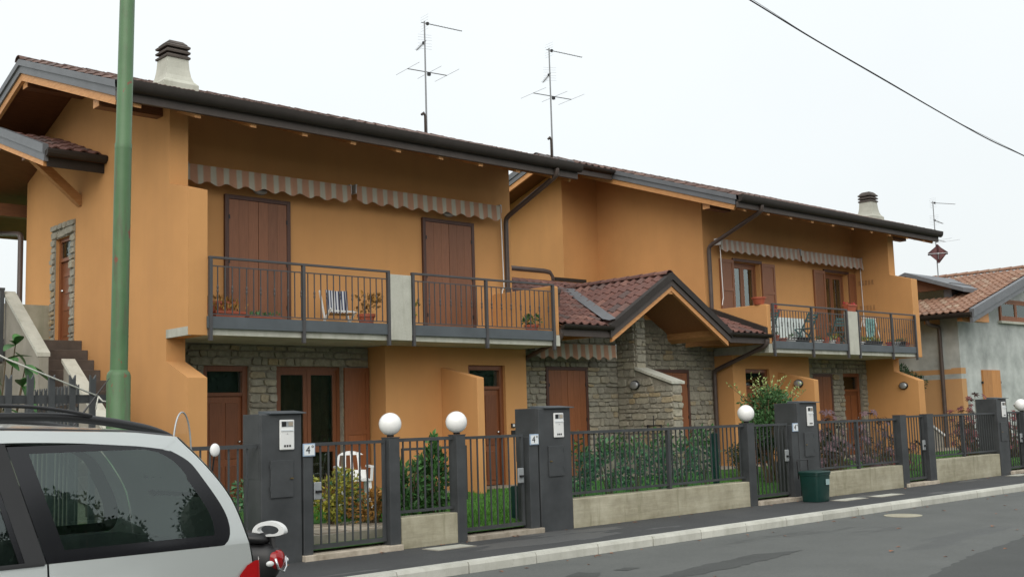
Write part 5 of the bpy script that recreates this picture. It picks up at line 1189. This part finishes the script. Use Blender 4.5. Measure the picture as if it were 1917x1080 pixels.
folding_chair(22.45, 15.55, R(-100), 'teal folding chair left of the cloth-covered table'); folding_chair(23.95, 15.45, R(180), 'teal folding chair in front of the cloth-covered table'); folding_chair(25.95, 15.8, R(160), 'teal folding chair behind the right concrete pier')
for i, (x, w, m, pl, h, t) in enumerate(((22.2, .2, 'terracotta', 'olive', .16, 'small terracotta pot at the left post of the right balcony'), (22.5, .22, 'terracotta', None, .1, 'empty shallow terracotta tray left on the right balcony'), (22.85, .26, 'white', 'olive', .09, 'white planter tray below the left teal chair'), (23.3, .5, 'black', None, .13, 'long black planter below the table cloth'), (24.0, .24, 'white', 'olive', .09, 'white tray with small plants right of the mid post'), (24.35, .16, 'terracotta', None, .16, 'brown pot in front of the balcony door'), (24.6, .2, 'white', 'tip', .10, 'white pot with pale flowers in front of the balcony door'), (24.85, .16, 'terracotta', 'yellow', .18, 'terracotta pot with yellow-green plant left of the right pier'),
        (25.85, .3, 'white', 'tip', .09, 'white tray of seedlings right of the right pier'), (26.5, .8, 'black', 'yellow', .12, 'long black trough with yellow-green plants on the right balcony'), (27.35, .16, 'red', None, .12, 'small red pot right of the teal towel'), (27.65, .28, 'galv', 'hedge', .13, 'grey pot near the right end of the balcony'), (28.0, .26, 'black', 'hedge', .15, 'black pot near the right end of the balcony'), (28.25, .2, 'terracotta', None, .13, 'terracotta pot at the right end of the balcony'))):
    if w > .29: trough(x - w / 2, x + w / 2, 15.08, 15.24, ZB + .06, h, t, m, pl, 110, 30 + i, .1)
    else: pot('flowerpot', x, 15.16, ZB + .06, w / 2, h, t, m, pl, 45, .05, (w * .5, w * .5, .06), 40 + i)
tw = thing('drying_towel', (26.75, 15.4, ZB + .2), 'teal patterned towel hung over a rack on the right balcony', 'towel')
MB().grid([[(26.6 + .42 * k / 8, 15.35 + .015 * math.sin(k * 1.3) + .05 * t, ZB + .80 - .62 * t) for k in range(9)] for t in (0, .3, .6, 1)]).build('cloth', 'towel', tw, fix=False)
MB().tube([(26.45, 15.38, ZB + .81), (27.15, 15.38, ZB + .81)], .01, 6).tube([(26.5, 15.2, ZB), (26.5, 15.38, ZB + .8)], .01, 6).tube([(27.1, 15.2, ZB), (27.1, 15.38, ZB + .8)], .01, 6).tube([(26.5, 15.6, ZB), (26.5, 15.38, ZB + .8)], .01, 6).tube([(27.1, 15.6, ZB), (27.1, 15.38, ZB + .8)], .01, 6).build('rack', 'white', tw)

# ------------------------------------------------------------------ neighbouring house on the right
NX, NY = 33.0, 16.0
HN = thing('neighbour_house', (NX, NY, .2), 'unfinished grey rendered house with pale clay tiles at the right edge', 'house')
nsl = .31; XRg = 37.8; nz = lambda x: 4.50 + nsl * (x - NX)
MB().prism([(NX, .2), (NX, nz(NX) - .02), (XRg, nz(XRg) - .02), (42.6, nz(NX) - .02), (42.6, .2)], 'y', NY, NY + .3).build('front_gable_wall', 'render', HN)
MB().box(NX, NX + .3, NY + .3, 27, 2.75, nz(NX) - .02).build('side_wall', 'render', HN); MB().box(NX, NX + .3, NY + .3, 27, .2, 2.45).box(NX, NX + .3, NY + .3, 27, 2.60, 2.75).build('side_wall', 'stucco_n', HN)
MB().box(NX - .001, NX + .3, NY + .3, 27, 2.45, 2.60).build('grey_band', 'render', HN)
MB().box(NX - .004, NX + .3, NY - .004, NY + .3, .2, 2.45).box(NX - .004, NX + .3, NY - .004, NY + .3, 2.6, 2.78).build('corner_render', 'stucco_n', HN)
rn = MB().prism([(NX - .75, nz(NX - .75)), (XRg, nz(XRg)), (43.35, nz(NX - .75)), (43.35, nz(NX - .75) + .1), (XRg, nz(XRg) + .1), (NX - .75, nz(NX - .75) + .1)], 'y', NY - .8, 28).build('roof', 'soffit', HN)
tiles_stuff(rn, (NX - .8, 28.0, nz(NX - .8) + .12), (0, -1, 0), (1, 0, nsl), int(12.8 / TU), int(5.55 * math.hypot(1, nsl) / TV), 'tile_n')
ridge_caps(rn, (XRg, NY - .8, nz(XRg) + .13), (XRg, 28, nz(XRg) + .13), 'tile_n', .12)
for y0, t0, t1, w, m in ((NY - .92, -.04, .20, .14, 'barge'), (NY - .88, -.20, -.043, .10, 'barge')):
    MB().prism([(NX - .82, nz(NX - .82) + t0), (XRg, nz(XRg) + t0), (XRg, nz(XRg) + t1), (NX - .82, nz(NX - .82) + t1)], 'y', y0, y0 + w).build('verge_flashing', m, rn)
MB().prism([(NX - .86 + .1 * math.cos(t), nz(NX - .8) + .08 + .12 * math.sin(t)) for t in (math.pi + math.pi * k / 8 for k in range(9))] + [(NX - .76, nz(NX - .8) + .10), (NX - .96, nz(NX - .8) + .10)], 'y', NY - .86, 28).build('gutter', 'gutter', rn)
for k in range(12): MB().box(NX - .7, NX + .05, NY - .5 + k * 1.05, NY - .34 + k * 1.05, nz(NX - .7) - .16, nz(NX - .7) - .01).build('rafter', 'larch', rn)
downpipe(HN, ((NX - .82, NY + .55, nz(NX - .8) - .02), (NX - .80, NY + .55, nz(NX - .8) - .15), (NX - .09, NY + .55, nz(NX) - .45), (NX - .09, NY + .55, .3)), .06)
# dormer on the slope
dx_ = 34.3; dm = MB().box(dx_, dx_ + 2.0, 16.75, 19.45, nz(dx_) + .05, nz(dx_) + .62).build('dormer', 'barge', HN)
dp = lambda t: [(16.2, 5.16 + t), (18.1, 5.84 + t), (20.0, 5.16 + t)]
MB().prism(dp(0) + list(reversed(dp(.13))), 'x', dx_ - .35, dx_ + 3.0).build('dormer_roof', 'barge', dm)
MB().box(dx_ - .012, dx_ - .001, 17.0, 19.2, nz(dx_) + .16, nz(dx_) + .46).build('dormer_pane', 'glass', dm); MB().prism([(16.7, 5.32), (18.1, 5.80), (19.5, 5.32)], 'x', dx_ - .05, dx_ + .05).build('dormer_gable', 'soffit', dm)
wn = french(HN, 35.85, 38.2, 4.30, 5.0, NY - .06, 2, False, 'shutter2'); MB().box(35.75, 38.3, NY - .12, NY - .002, 4.22, 4.295).build('window_sill', 'concrete_l', HN)
sh = MB().box(34.3, 35.5, NY - .05, NY - .004, 1.45, 2.72).build('board_shutter', 'pine', HN)
for k in range(4): MB().box(34.31 + k * .297, 34.31 + k * .297 + .29, NY - .062, NY - .051, 1.46, 2.71).build('plank', 'pine', sh)
for k in (34.27, 35.5):
    MB().box(k, k + .04, NY - .06, NY - .001, 2.3, 2.37).build('hinge', 'black', sh)
ns_ = thing('neighbour_stair', (31.5, 16.2, .2), 'low stair wall with pale sloping coping right of the fin wall', 'stair')
MB().prism([(29.6, .2), (29.6, 2.0), (32.6, .75), (32.6, .2)], 'y', 16.5, 16.65).build('stair_wall', 'concrete_d', ns_); MB().prism([(29.6, 2.0), (29.6, 2.07), (32.6, .82), (32.6, .75)], 'y', 16.45, 16.7).build('coping', 'white', ns_)
o = aerial(37.0, 18.5, 6.25, 8.72, 'roof aerial with square red dish panel on the neighbouring house', [(8.66, 'uhf', R(-20), 1.0), (8.05, 'uhf', R(10), 1.0), (7.36, 'vhf', R(0), 1.3)], base=False)
ap = Vector((36.93, 18.42, 6.86)); n_ = Vector((-.86, -.5, .1)).normalized(); u_ = n_.cross(Vector((0, 0, 1))).normalized(); v_ = u_.cross(n_).normalized()
h_ = .36; pts = []
for a_, b_ in ((0, 1), (1, 0), (0, -1), (-1, 0)):
    for e in (-1, 1): c_ = Vector((a_, b_)); t_ = Vector((b_, -a_)) ; q_ = c_ * .9 * h_ + t_ * .1 * h_ * e * -1; pts.append(q_)
MB().add([ap + u_ * p.x + v_ * p.y - n_ * .03 for p in pts] + [ap + u_ * p.x + v_ * p.y + n_ * .03 for p in pts], [tuple(range(8)), tuple(range(15, 7, -1))] + [(i, (i + 1) % 8, (i + 1) % 8 + 8, i + 8) for i in range(8)]).build('square_dish', 'redleaf', o)
MB().tube([ap + n_ * .04 - u_ * .33, ap + n_ * .04 + u_ * .33], .014, 6).tube([ap + n_ * .05 - v_ * .2, ap + n_ * .18 - v_ * .05, ap + n_ * .18], .014, 6).build('feed_arm', 'galv', o)
MB().box(NX - .3, NX + .6, NY - .7, NY - .5, nz(NX - .3) - .30, nz(NX - .3) - .02).build('purlin', 'larch', rn)
# ------------------------------------------------------------------ parked silver car (rear at the right)
car = thing('parked_car', (2.0, 7.9, -.12), 'silver people carrier parked at the left with tinted rear side window', 'car')
CY = 7.93                                             # centre line
def ys(z):                                            # outward side of the body at height z
    if z > .85: return 7.0 + .28 * (z - .85)
    return 7.0 - .035 * math.sin(min(1, (.85 - z) / .7) * math.pi * .8)
def interp(tab, z):
    tab = sorted(tab, key=lambda t: t[1])
    if z <= tab[0][1]: return tab[0][0]
    for (xa, za), (xb, zb) in zip(tab, tab[1:]):
        if z <= zb: return xa + (xb - xa) * (z - za) / max(1e-6, zb - za)
    return tab[-1][0]
def smooth_tab(tab, n=24):
    pts = lerpcurve([(p[0], 0, p[1]) for p in sorted(tab, key=lambda t: t[1])], n); return [(p.x, p.z) for p in pts]
WINR = smooth_tab([(3.69, .835), (3.77, .85), (3.811, .918), (3.806, 1.016), (3.762, 1.125), (3.672, 1.274), (3.578, 1.405), (3.446, 1.487)])
WINT = lambda x: 1.569 - .020 * max(0, (x - 2.4) / .5) ** 1.6 if x < 2.91 else interp([(1.548, 2.909), (1.517, 3.265), (1.487, 3.446)], x)
WINL = lambda z: 2.397 + (1.569 - z) * .265
GAP = smooth_tab([(3.99, .1), (3.985, .45), (3.96, .75), (3.936, .889), (3.856, 1.144), (3.706, 1.365), (3.518, 1.569)])
def strip(xa, xb, z0, z1, nz_=18, nx=8, off=0, flip=False):
    rows = []
    for i in range(nz_ + 1):
        z = z0 + (z1 - z0) * i / nz_; a, b = xa(z), xb(z)
        rows.append([(a + (b - a) * k / nx, (2 * CY - ys(z) + off) if flip else (ys(z) - off), z) for k in range(nx + 1)])
    return rows
Z0 = -.02
def belt(z): return z
for fl in (False, True):
    P = lambda mb, name, mat: mb.build(name, mat, car, smooth=True, fix=False)
    # lower body side and the quarter panel behind the window
    mb = MB().grid(strip(lambda z: 2.60 - .02 * (z - .8), lambda z: interp(GAP, z) - .007, Z0, .842, 14, 14, 0, fl))
    mb.grid(strip(lambda z: interp(WINR, z), lambda z: interp(GAP, z) - .007, .842, 1.487, 26, 8, 0, fl))
    mb.grid(strip(lambda z: interp([(3.40, 1.480), (3.47, 1.569)], z), lambda z: interp(GAP, z) - .007, 1.480, 1.574, 6, 6, -.003, fl))
    P(mb, 'rear_quarter_panel', 'carpaint')
    P(MB().grid(strip(lambda z: -.55, lambda z: 2.588, Z0, .842, 14, 10, 0, fl)), 'door_panel', 'carpaint')
    # roof edge above the glass
    rows = []
    for t in range(6):
        row = []
        for k in range(41):
            x = -.1 + 3.6 * k / 40; zt = interp([(1.64, -.2), (1.645, 2.4), (1.612, 3.2), (1.573, 3.51)], x); zb = max(1.487, WINT(max(x, 2.4))) if x < 3.446 else interp([(1.487, 3.446), (1.565, 3.512)], x)
            z = zb + (zt - zb) * t / 5; row.append((x, (2 * CY - ys(z)) if fl else ys(z), z))
        rows.append(row)
    P(MB().grid(rows), 'roof_edge', 'carpaint')
    # glass with a black printed border
    rows = []; rows2 = []
    for i in range(31):
        z = .845 + (1.545 - .845) * i / 30; a = WINL(z); b = interp(WINR, z) if z < 1.487 else interp([(3.446, 1.487), (3.265, 1.517), (2.909, 1.548)], z)
        a2 = a + .13 - .02 * (z - .85); b2 = b - (.115 if z < 1.3 else .10)
        y = (2 * CY - ys(z)) if fl else ys(z); s = -.004 if not fl else .004
        rows.append([(a + (b - a) * k / 16, y - s * -1 * .3, z) for k in range(17)]); rows2.append((a, a2, b2, b, y, z))
    bm_ = MB(); gm = MB()
    fr1 = []; fr2 = []; gl = []
    for a, a2, b2, b, y, z in rows2:
        fr1.append([(a, y, z), (a2, y, z)]); fr2.append([(b2, y, z), (b, y, z)])
    bm_.grid(fr1).grid(fr2)
    full = [r for r in rows2 if r[5] < .90 or r[5] > 1.50]
    for grp in ([r for r in rows2 if r[5] < .915], [r for r in rows2 if r[5] > 1.49]): bm_.grid([[(r[1] + (r[2] - r[1]) * k / 6, r[4], r[5]) for k in range(7)] for r in grp])
    gm.grid([[(r[1] + (r[2] - r[1]) * k / 10, r[4], r[5]) for k in range(11)] for r in rows2 if .90 < r[5] < 1.505])
    w = P(bm_, 'rear_side_window', 'blackgl'); gm.build('glass', 'carglass', w, smooth=True, fix=False)
    # black pillar and the door window ahead of it
    mb = MB().grid(strip(lambda z: WINL(z) - .125, lambda z: WINL(z) - .006, .845, 1.565, 12, 2, .004 if not fl else .004, fl)); pl_ = P(mb, 'door_pillar', 'black')
    P(MB().grid(strip(lambda z: WINL(z) - .16, lambda z: WINL(z) - .128, .845, 1.565, 12, 1, .006, fl)), 'window_seal', 'blackgl')
    P(MB().grid(strip(lambda z: 1.2, lambda z: WINL(z) - .161, .86, 1.55, 12, 4, 0, fl)), 'rear_door_window', 'carglass')
    P(MB().grid(strip(lambda z: .9, lambda z: 1.2, .845, 1.565, 8, 2, 0, fl)), 'door_pillar', 'black')
    P(MB().grid(strip(lambda z: -.1 + .0 * z, lambda z: .9, .86, 1.55, 8, 3, 0, fl)), 'front_door_window', 'carglass')
    P(MB().grid(strip(lambda z: -.5, lambda z: 2.57, .835, .862, 3, 12, .010, fl)), 'belt_moulding', 'black')
    # roof rail
    s = 1 if not fl else -1; yb_ = lambda v: v if not fl else 2 * CY - v
    MB().tube(lerpcurve([(x, yb_(7.34), z) for x, z in ((.6, 1.65), (.9, 1.715), (1.6, 1.73), (2.38, 1.728), (2.75, 1.722), (3.04, 1.692), (3.30, 1.645), (3.53, 1.588))], 40), [.03] * 36 + [.028, .025, .02, .014, .008], 10).build('roof_rail', 'black', car, smooth=True)
    MB().tube(lerpcurve([(x, yb_(7.30), z) for x, z in ((.5, 1.70), (.8, 1.775), (1.6, 1.80), (2.38, 1.797), (2.7, 1.775), (2.97, 1.725))], 24), .012, 8).build('rail_bar', 'black', car, smooth=True)
    rows = [[(x, yb_(7.225 + .0 * x), z) for x, z in ((-.1, 1.642), (1.5, 1.65), (2.4, 1.648), (3.2, 1.615), (3.5, 1.578))], [(x, yb_(7.245), z + .012) for x, z in ((-.1, 1.642), (1.5, 1.65), (2.4, 1.648), (3.2, 1.615), (3.5, 1.578))]]
    MB().grid(rows).build('roof_ditch_strip', 'black', car, fix=False)
# roof skin across the car
rows = []
for k in range(25):
    x = -.1 + 3.62 * k / 24; ze = interp([(1.64, -.2), (1.645, 2.4), (1.612, 3.2), (1.573, 3.52)], x); cr = .055 * (1 - .5 * max(0, (x - 2.6) / .9)); row = []
    for j in range(15):
        t = -1 + 2 * j / 14; yy = CY + t * (CY - ys(ze)); row.append((x + (.03 * (1 - t * t) if x > 3.3 else 0), yy, ze + cr * (1 - abs(t) ** 2.4)))
    rows.append(row)
MB().grid(rows).build('roof', 'carpaint', car, smooth=True, fix=False)
# tailgate wrapping round the rear corners
rows = []; zs = [.0, .2, .45, .75, .889, 1.0, 1.144, 1.26, 1.365, 1.47, 1.569]
for z in zs:
    g = interp(GAP, z) + .005; half = CY - ys(z); bul = .075; row = []
    for j in range(25):
        t = -1 + 2 * j / 24; a = abs(t); ex = bul * (1 - a ** 5) + .05 * (1 - a * a)
        row.append((g + ex, CY + t * half, z))
    rows.append(row)
MB().grid(rows).build('tailgate', 'carpaint', car, smooth=True, fix=False)
rows = []
for z in (.92, 1.05, 1.2, 1.35, 1.46):
    half = CY - ys(z); row = []
    for j in range(13):
        t = (-1 + 2 * j / 12) * .74; a = abs(t); row.append((interp(GAP, z) + .005 + .075 * (1 - a ** 5) + .05 * (1 - a * a) + .004, CY + t * half, z))
    rows.append(row)
MB().grid(rows).build('rear_window', 'blackgl', car, smooth=True, fix=False)
for s in (-1, 1):
    rows = []
    for z in (.30, .42, .54, .64, .70, .725):
        lft = interp([(3.835, .30), (3.84, .62), (3.87, .68), (3.95, .72), (3.99, .73)], z); rows.append([(lft + (4.0 - lft) * k / 5, CY + s * (CY - ys(z) + .012 + .004), z) for k in range(6)] + [(4.02, CY + s * (CY - ys(z) - .02), z + .012), (4.07, CY + s * (CY - ys(z) - .12), z + .012)])
    t_ = MB().grid(rows).build('tail_lamp', 'taillight', car, smooth=True, fix=False)
    for k in range(6): MB().box(3.86, 3.985, *sorted((CY + s * (CY - ys(.5) + .019), CY + s * (CY - ys(.5) + .022))), .34 + k * .052, .346 + k * .052).build('lens_rib', 'red', t_)
MB().prism([(3.75, -.02), (3.75, .3), (4.10, .3), (4.16, .22), (4.16, .02), (4.08, -.04)], 'y', 7.03, 8.83).build('rear_bumper', 'carpaint', car, bevel=.03)
# antenna stub, interior and wheels
MB().tube([(3.1, CY, 1.67), (3.35, CY, 2.0)], [.008, .003], 6).build('aerial', 'black', car)
MB().box(-.4, 3.7, 7.15, 8.7, .05, .55).build('cabin_floor', 'interior', car)
MB().prism([(-.55, .84), (-.55, .9), (-.1, 1.62), (-.08, 1.6), (-.45, .84)], 'y', 7.1, 8.76).build('windscreen_panel', 'black', car)
for yy in (7.35, 7.93, 8.51):
    s_ = MB().prism([(2.05, .5), (2.45, .5), (2.62, 1.12), (2.50, 1.14), (2.35, .66), (2.05, .64)], 'y', yy - .24, yy + .24).build('seat', 'interior', car, bevel=.03)
    MB().sphere((2.58, yy, 1.22), .12, 12, 8, .5, 1, .8).build('headrest', 'interior', s_, smooth=True)
MB().box(2.7, 3.75, 7.2, 8.66, .82, .85).build('parcel_shelf', 'interior', car)
for x in (.4, 3.1):
    for y, s in ((7.12, -1), (8.74, 1)):
        w = MB().lathe([(.17, -.1), (.30, -.1), (.325, -.06), (.325, .06), (.30, .1), (.17, .1)], (0, 0, 0), 28); w.v = [(x + p[0], y + p[2], .205 + p[1]) for p in w.v]; w = w.build('wheel', 'black', car, smooth=True, auto=40)
        h = MB().lathe([(.01, -.085), (.18, -.085), (.185, -.07)], (0, 0, 0), 20); h.v = [(x + p[0], y + s * -p[2] * 1.0, .205 + p[1]) for p in h.v]; h.build('rim', 'chrome', w)

# ------------------------------------------------------------------ scooter behind the car
sc = thing('scooter', (5.0, 9.3, -.12), 'white scooter with windscreen and red tail lamp parked behind the car', 'scooter')
def SP(l, s, z): return Vector((5.40 - l * .50 + s * .80, 9.05 + l * .78 + s * .50, z - .12))      # l: distance forward from the tail, s: sideways
def loft(mb, secs, n=14):
    rows = []
    for l, w, zb, zt in secs:
        rows.append([SP(l, w * math.copysign(abs(math.cos(t)) ** .8, math.cos(t)), (zb + zt) / 2 + (zt - zb) / 2 * math.sin(t)) for t in (2 * math.pi * k / n for k in range(n + 1))])
    return mb.grid(rows)
loft(MB(), [(.0, .02, .52, .58), (.02, .075, .44, .66), (.10, .13, .34, .70), (.3, .16, .32, .72), (.55, .15, .34, .70), (.72, .11, .34, .6), (.78, .02, .4, .5)]).build('rear_body', 'black', sc, smooth=True, fix=False)
loft(MB(), [(.14, .01, .50, .54), (.17, .12, .42, .60), (.3, .175, .36, .64), (.5, .18, .38, .64), (.66, .1, .45, .6)]).build('side_panel', 'white', sc, smooth=True, fix=False)
loft(MB(), [(.10, .02, .72, .74), (.13, .12, .70, .79), (.4, .15, .70, .82), (.7, .12, .68, .78), (.8, .03, .70, .74)]).build('seat', 'black', sc, smooth=True, fix=False)
# tail rack: a loop with an opening
gr_ = MB(); rows = []; nk = 28
for s_, k in ((-.10, 0), (-.11, 1), (.11, 1), (.10, 0)): pass
def rackpt(t, inner):
    c, s_ = math.cos(t), math.sin(t)
    if inner: return (.10 + .115 * c, .822 + .042 * s_)
    return (.10 + .17 * c, .80 + (.10 if s_ > 0 else .035) * s_)
out = [rackpt(2 * math.pi * k / nk, False) for k in range(nk + 1)]; inn = [rackpt(2 * math.pi * k / nk, True) for k in range(nk + 1)]
for y_ in (-1, 1): gr_.grid([[SP(a, y_ * .04, z) for a, z in out], [SP(a, y_ * .042, z) for a, z in inn]])
gr_.grid([[SP(a, -.04, z) for a, z in out], [SP(a, .04, z) for a, z in out]]); gr_.grid([[SP(a, -.042, z) for a, z in inn], [SP(a, .042, z) for a, z in inn]])
gr_.build('tail_rack', 'white', sc, smooth=True, auto=50)
tl = loft(MB(), [(-.04, .01, .53, .57), (-.03, .06, .49, .62), (.0, .095, .47, .645), (.05, .10, .47, .65)]).build('tail_lamp', 'taillight', sc, smooth=True, fix=False)
MB().tube([SP(-.01, -.10, .58), SP(-.03, -.08, .49), SP(-.045, 0, .455), SP(-.03, .08, .49), SP(-.01, .10, .58)], .012, 6).build('chrome_surround', 'chrome', tl, smooth=True)
for s in (-1, 1): MB().sphere(SP(.02, s * .15, .54), .032, 12, 8, 1.2, .8, .8).build('indicator', 'white', sc, smooth=True)
loft(MB(), [(.02, .06, .12, .40), (.10, .075, .08, .42), (.25, .07, .1, .4)]).build('mudguard', 'black', sc, smooth=True, fix=False)
MB().tube([SP(.05, 0, .62), SP(.08, 0, .77)], .03, 8).build('rack_stem', 'black', sc)
for l in (.25, 1.35):
    w = MB().lathe([(.13, -.045), (.20, -.05), (.23, -.02), (.23, .02), (.20, .05), (.13, .045)], (0, 0, 0), 24); c_ = SP(l, 0, .23); w.v = [(c_.x + p[0], c_.y + p[2] - p[0] * .22, c_.z + p[1]) for p in w.v]; w.build('wheel', 'black', sc, smooth=True, auto=40)
loft(MB(), [(.62, .13, .2, .34), (.9, .14, .2, .30), (1.1, .12, .22, .5)]).build('footboard', 'white', sc, smooth=True, fix=False)
MB().tube([SP(1.05, 0, .3), SP(1.0, 0, .9), SP(.95, 0, 1.25)], [.13, .11, .05], 12).build('front_shield', 'white', sc, smooth=True)
MB().tube([SP(.92, -.32, 1.2), SP(.97, 0, 1.26), SP(.92, .32, 1.2)], .018, 8).build('handlebar', 'black', sc)
sp_ = []
for k in range(21): t = math.pi * k / 20; sp_.append(SP(1.06, -.17 * math.cos(t), 1.2 + .70 * math.sin(t) ** .55))
ws = MB().tube(sp_, .008, 6).build('windscreen_rim', 'galv', sc, smooth=True)
MB().grid([[p, sp_[20 - k]] for k, p in enumerate(sp_[:11])]).build('windscreen', 'clear', ws, fix=False)
mr_ = SP(.80, .18, 1.54)
MB().sphere(tuple(mr_), .062, 16, 10, .8, .5, 1.0).build('mirror', 'white', sc, smooth=True); MB().tube([SP(.92, .3, 1.2), mr_], .008, 6).build('mirror_stalk', 'black', sc)
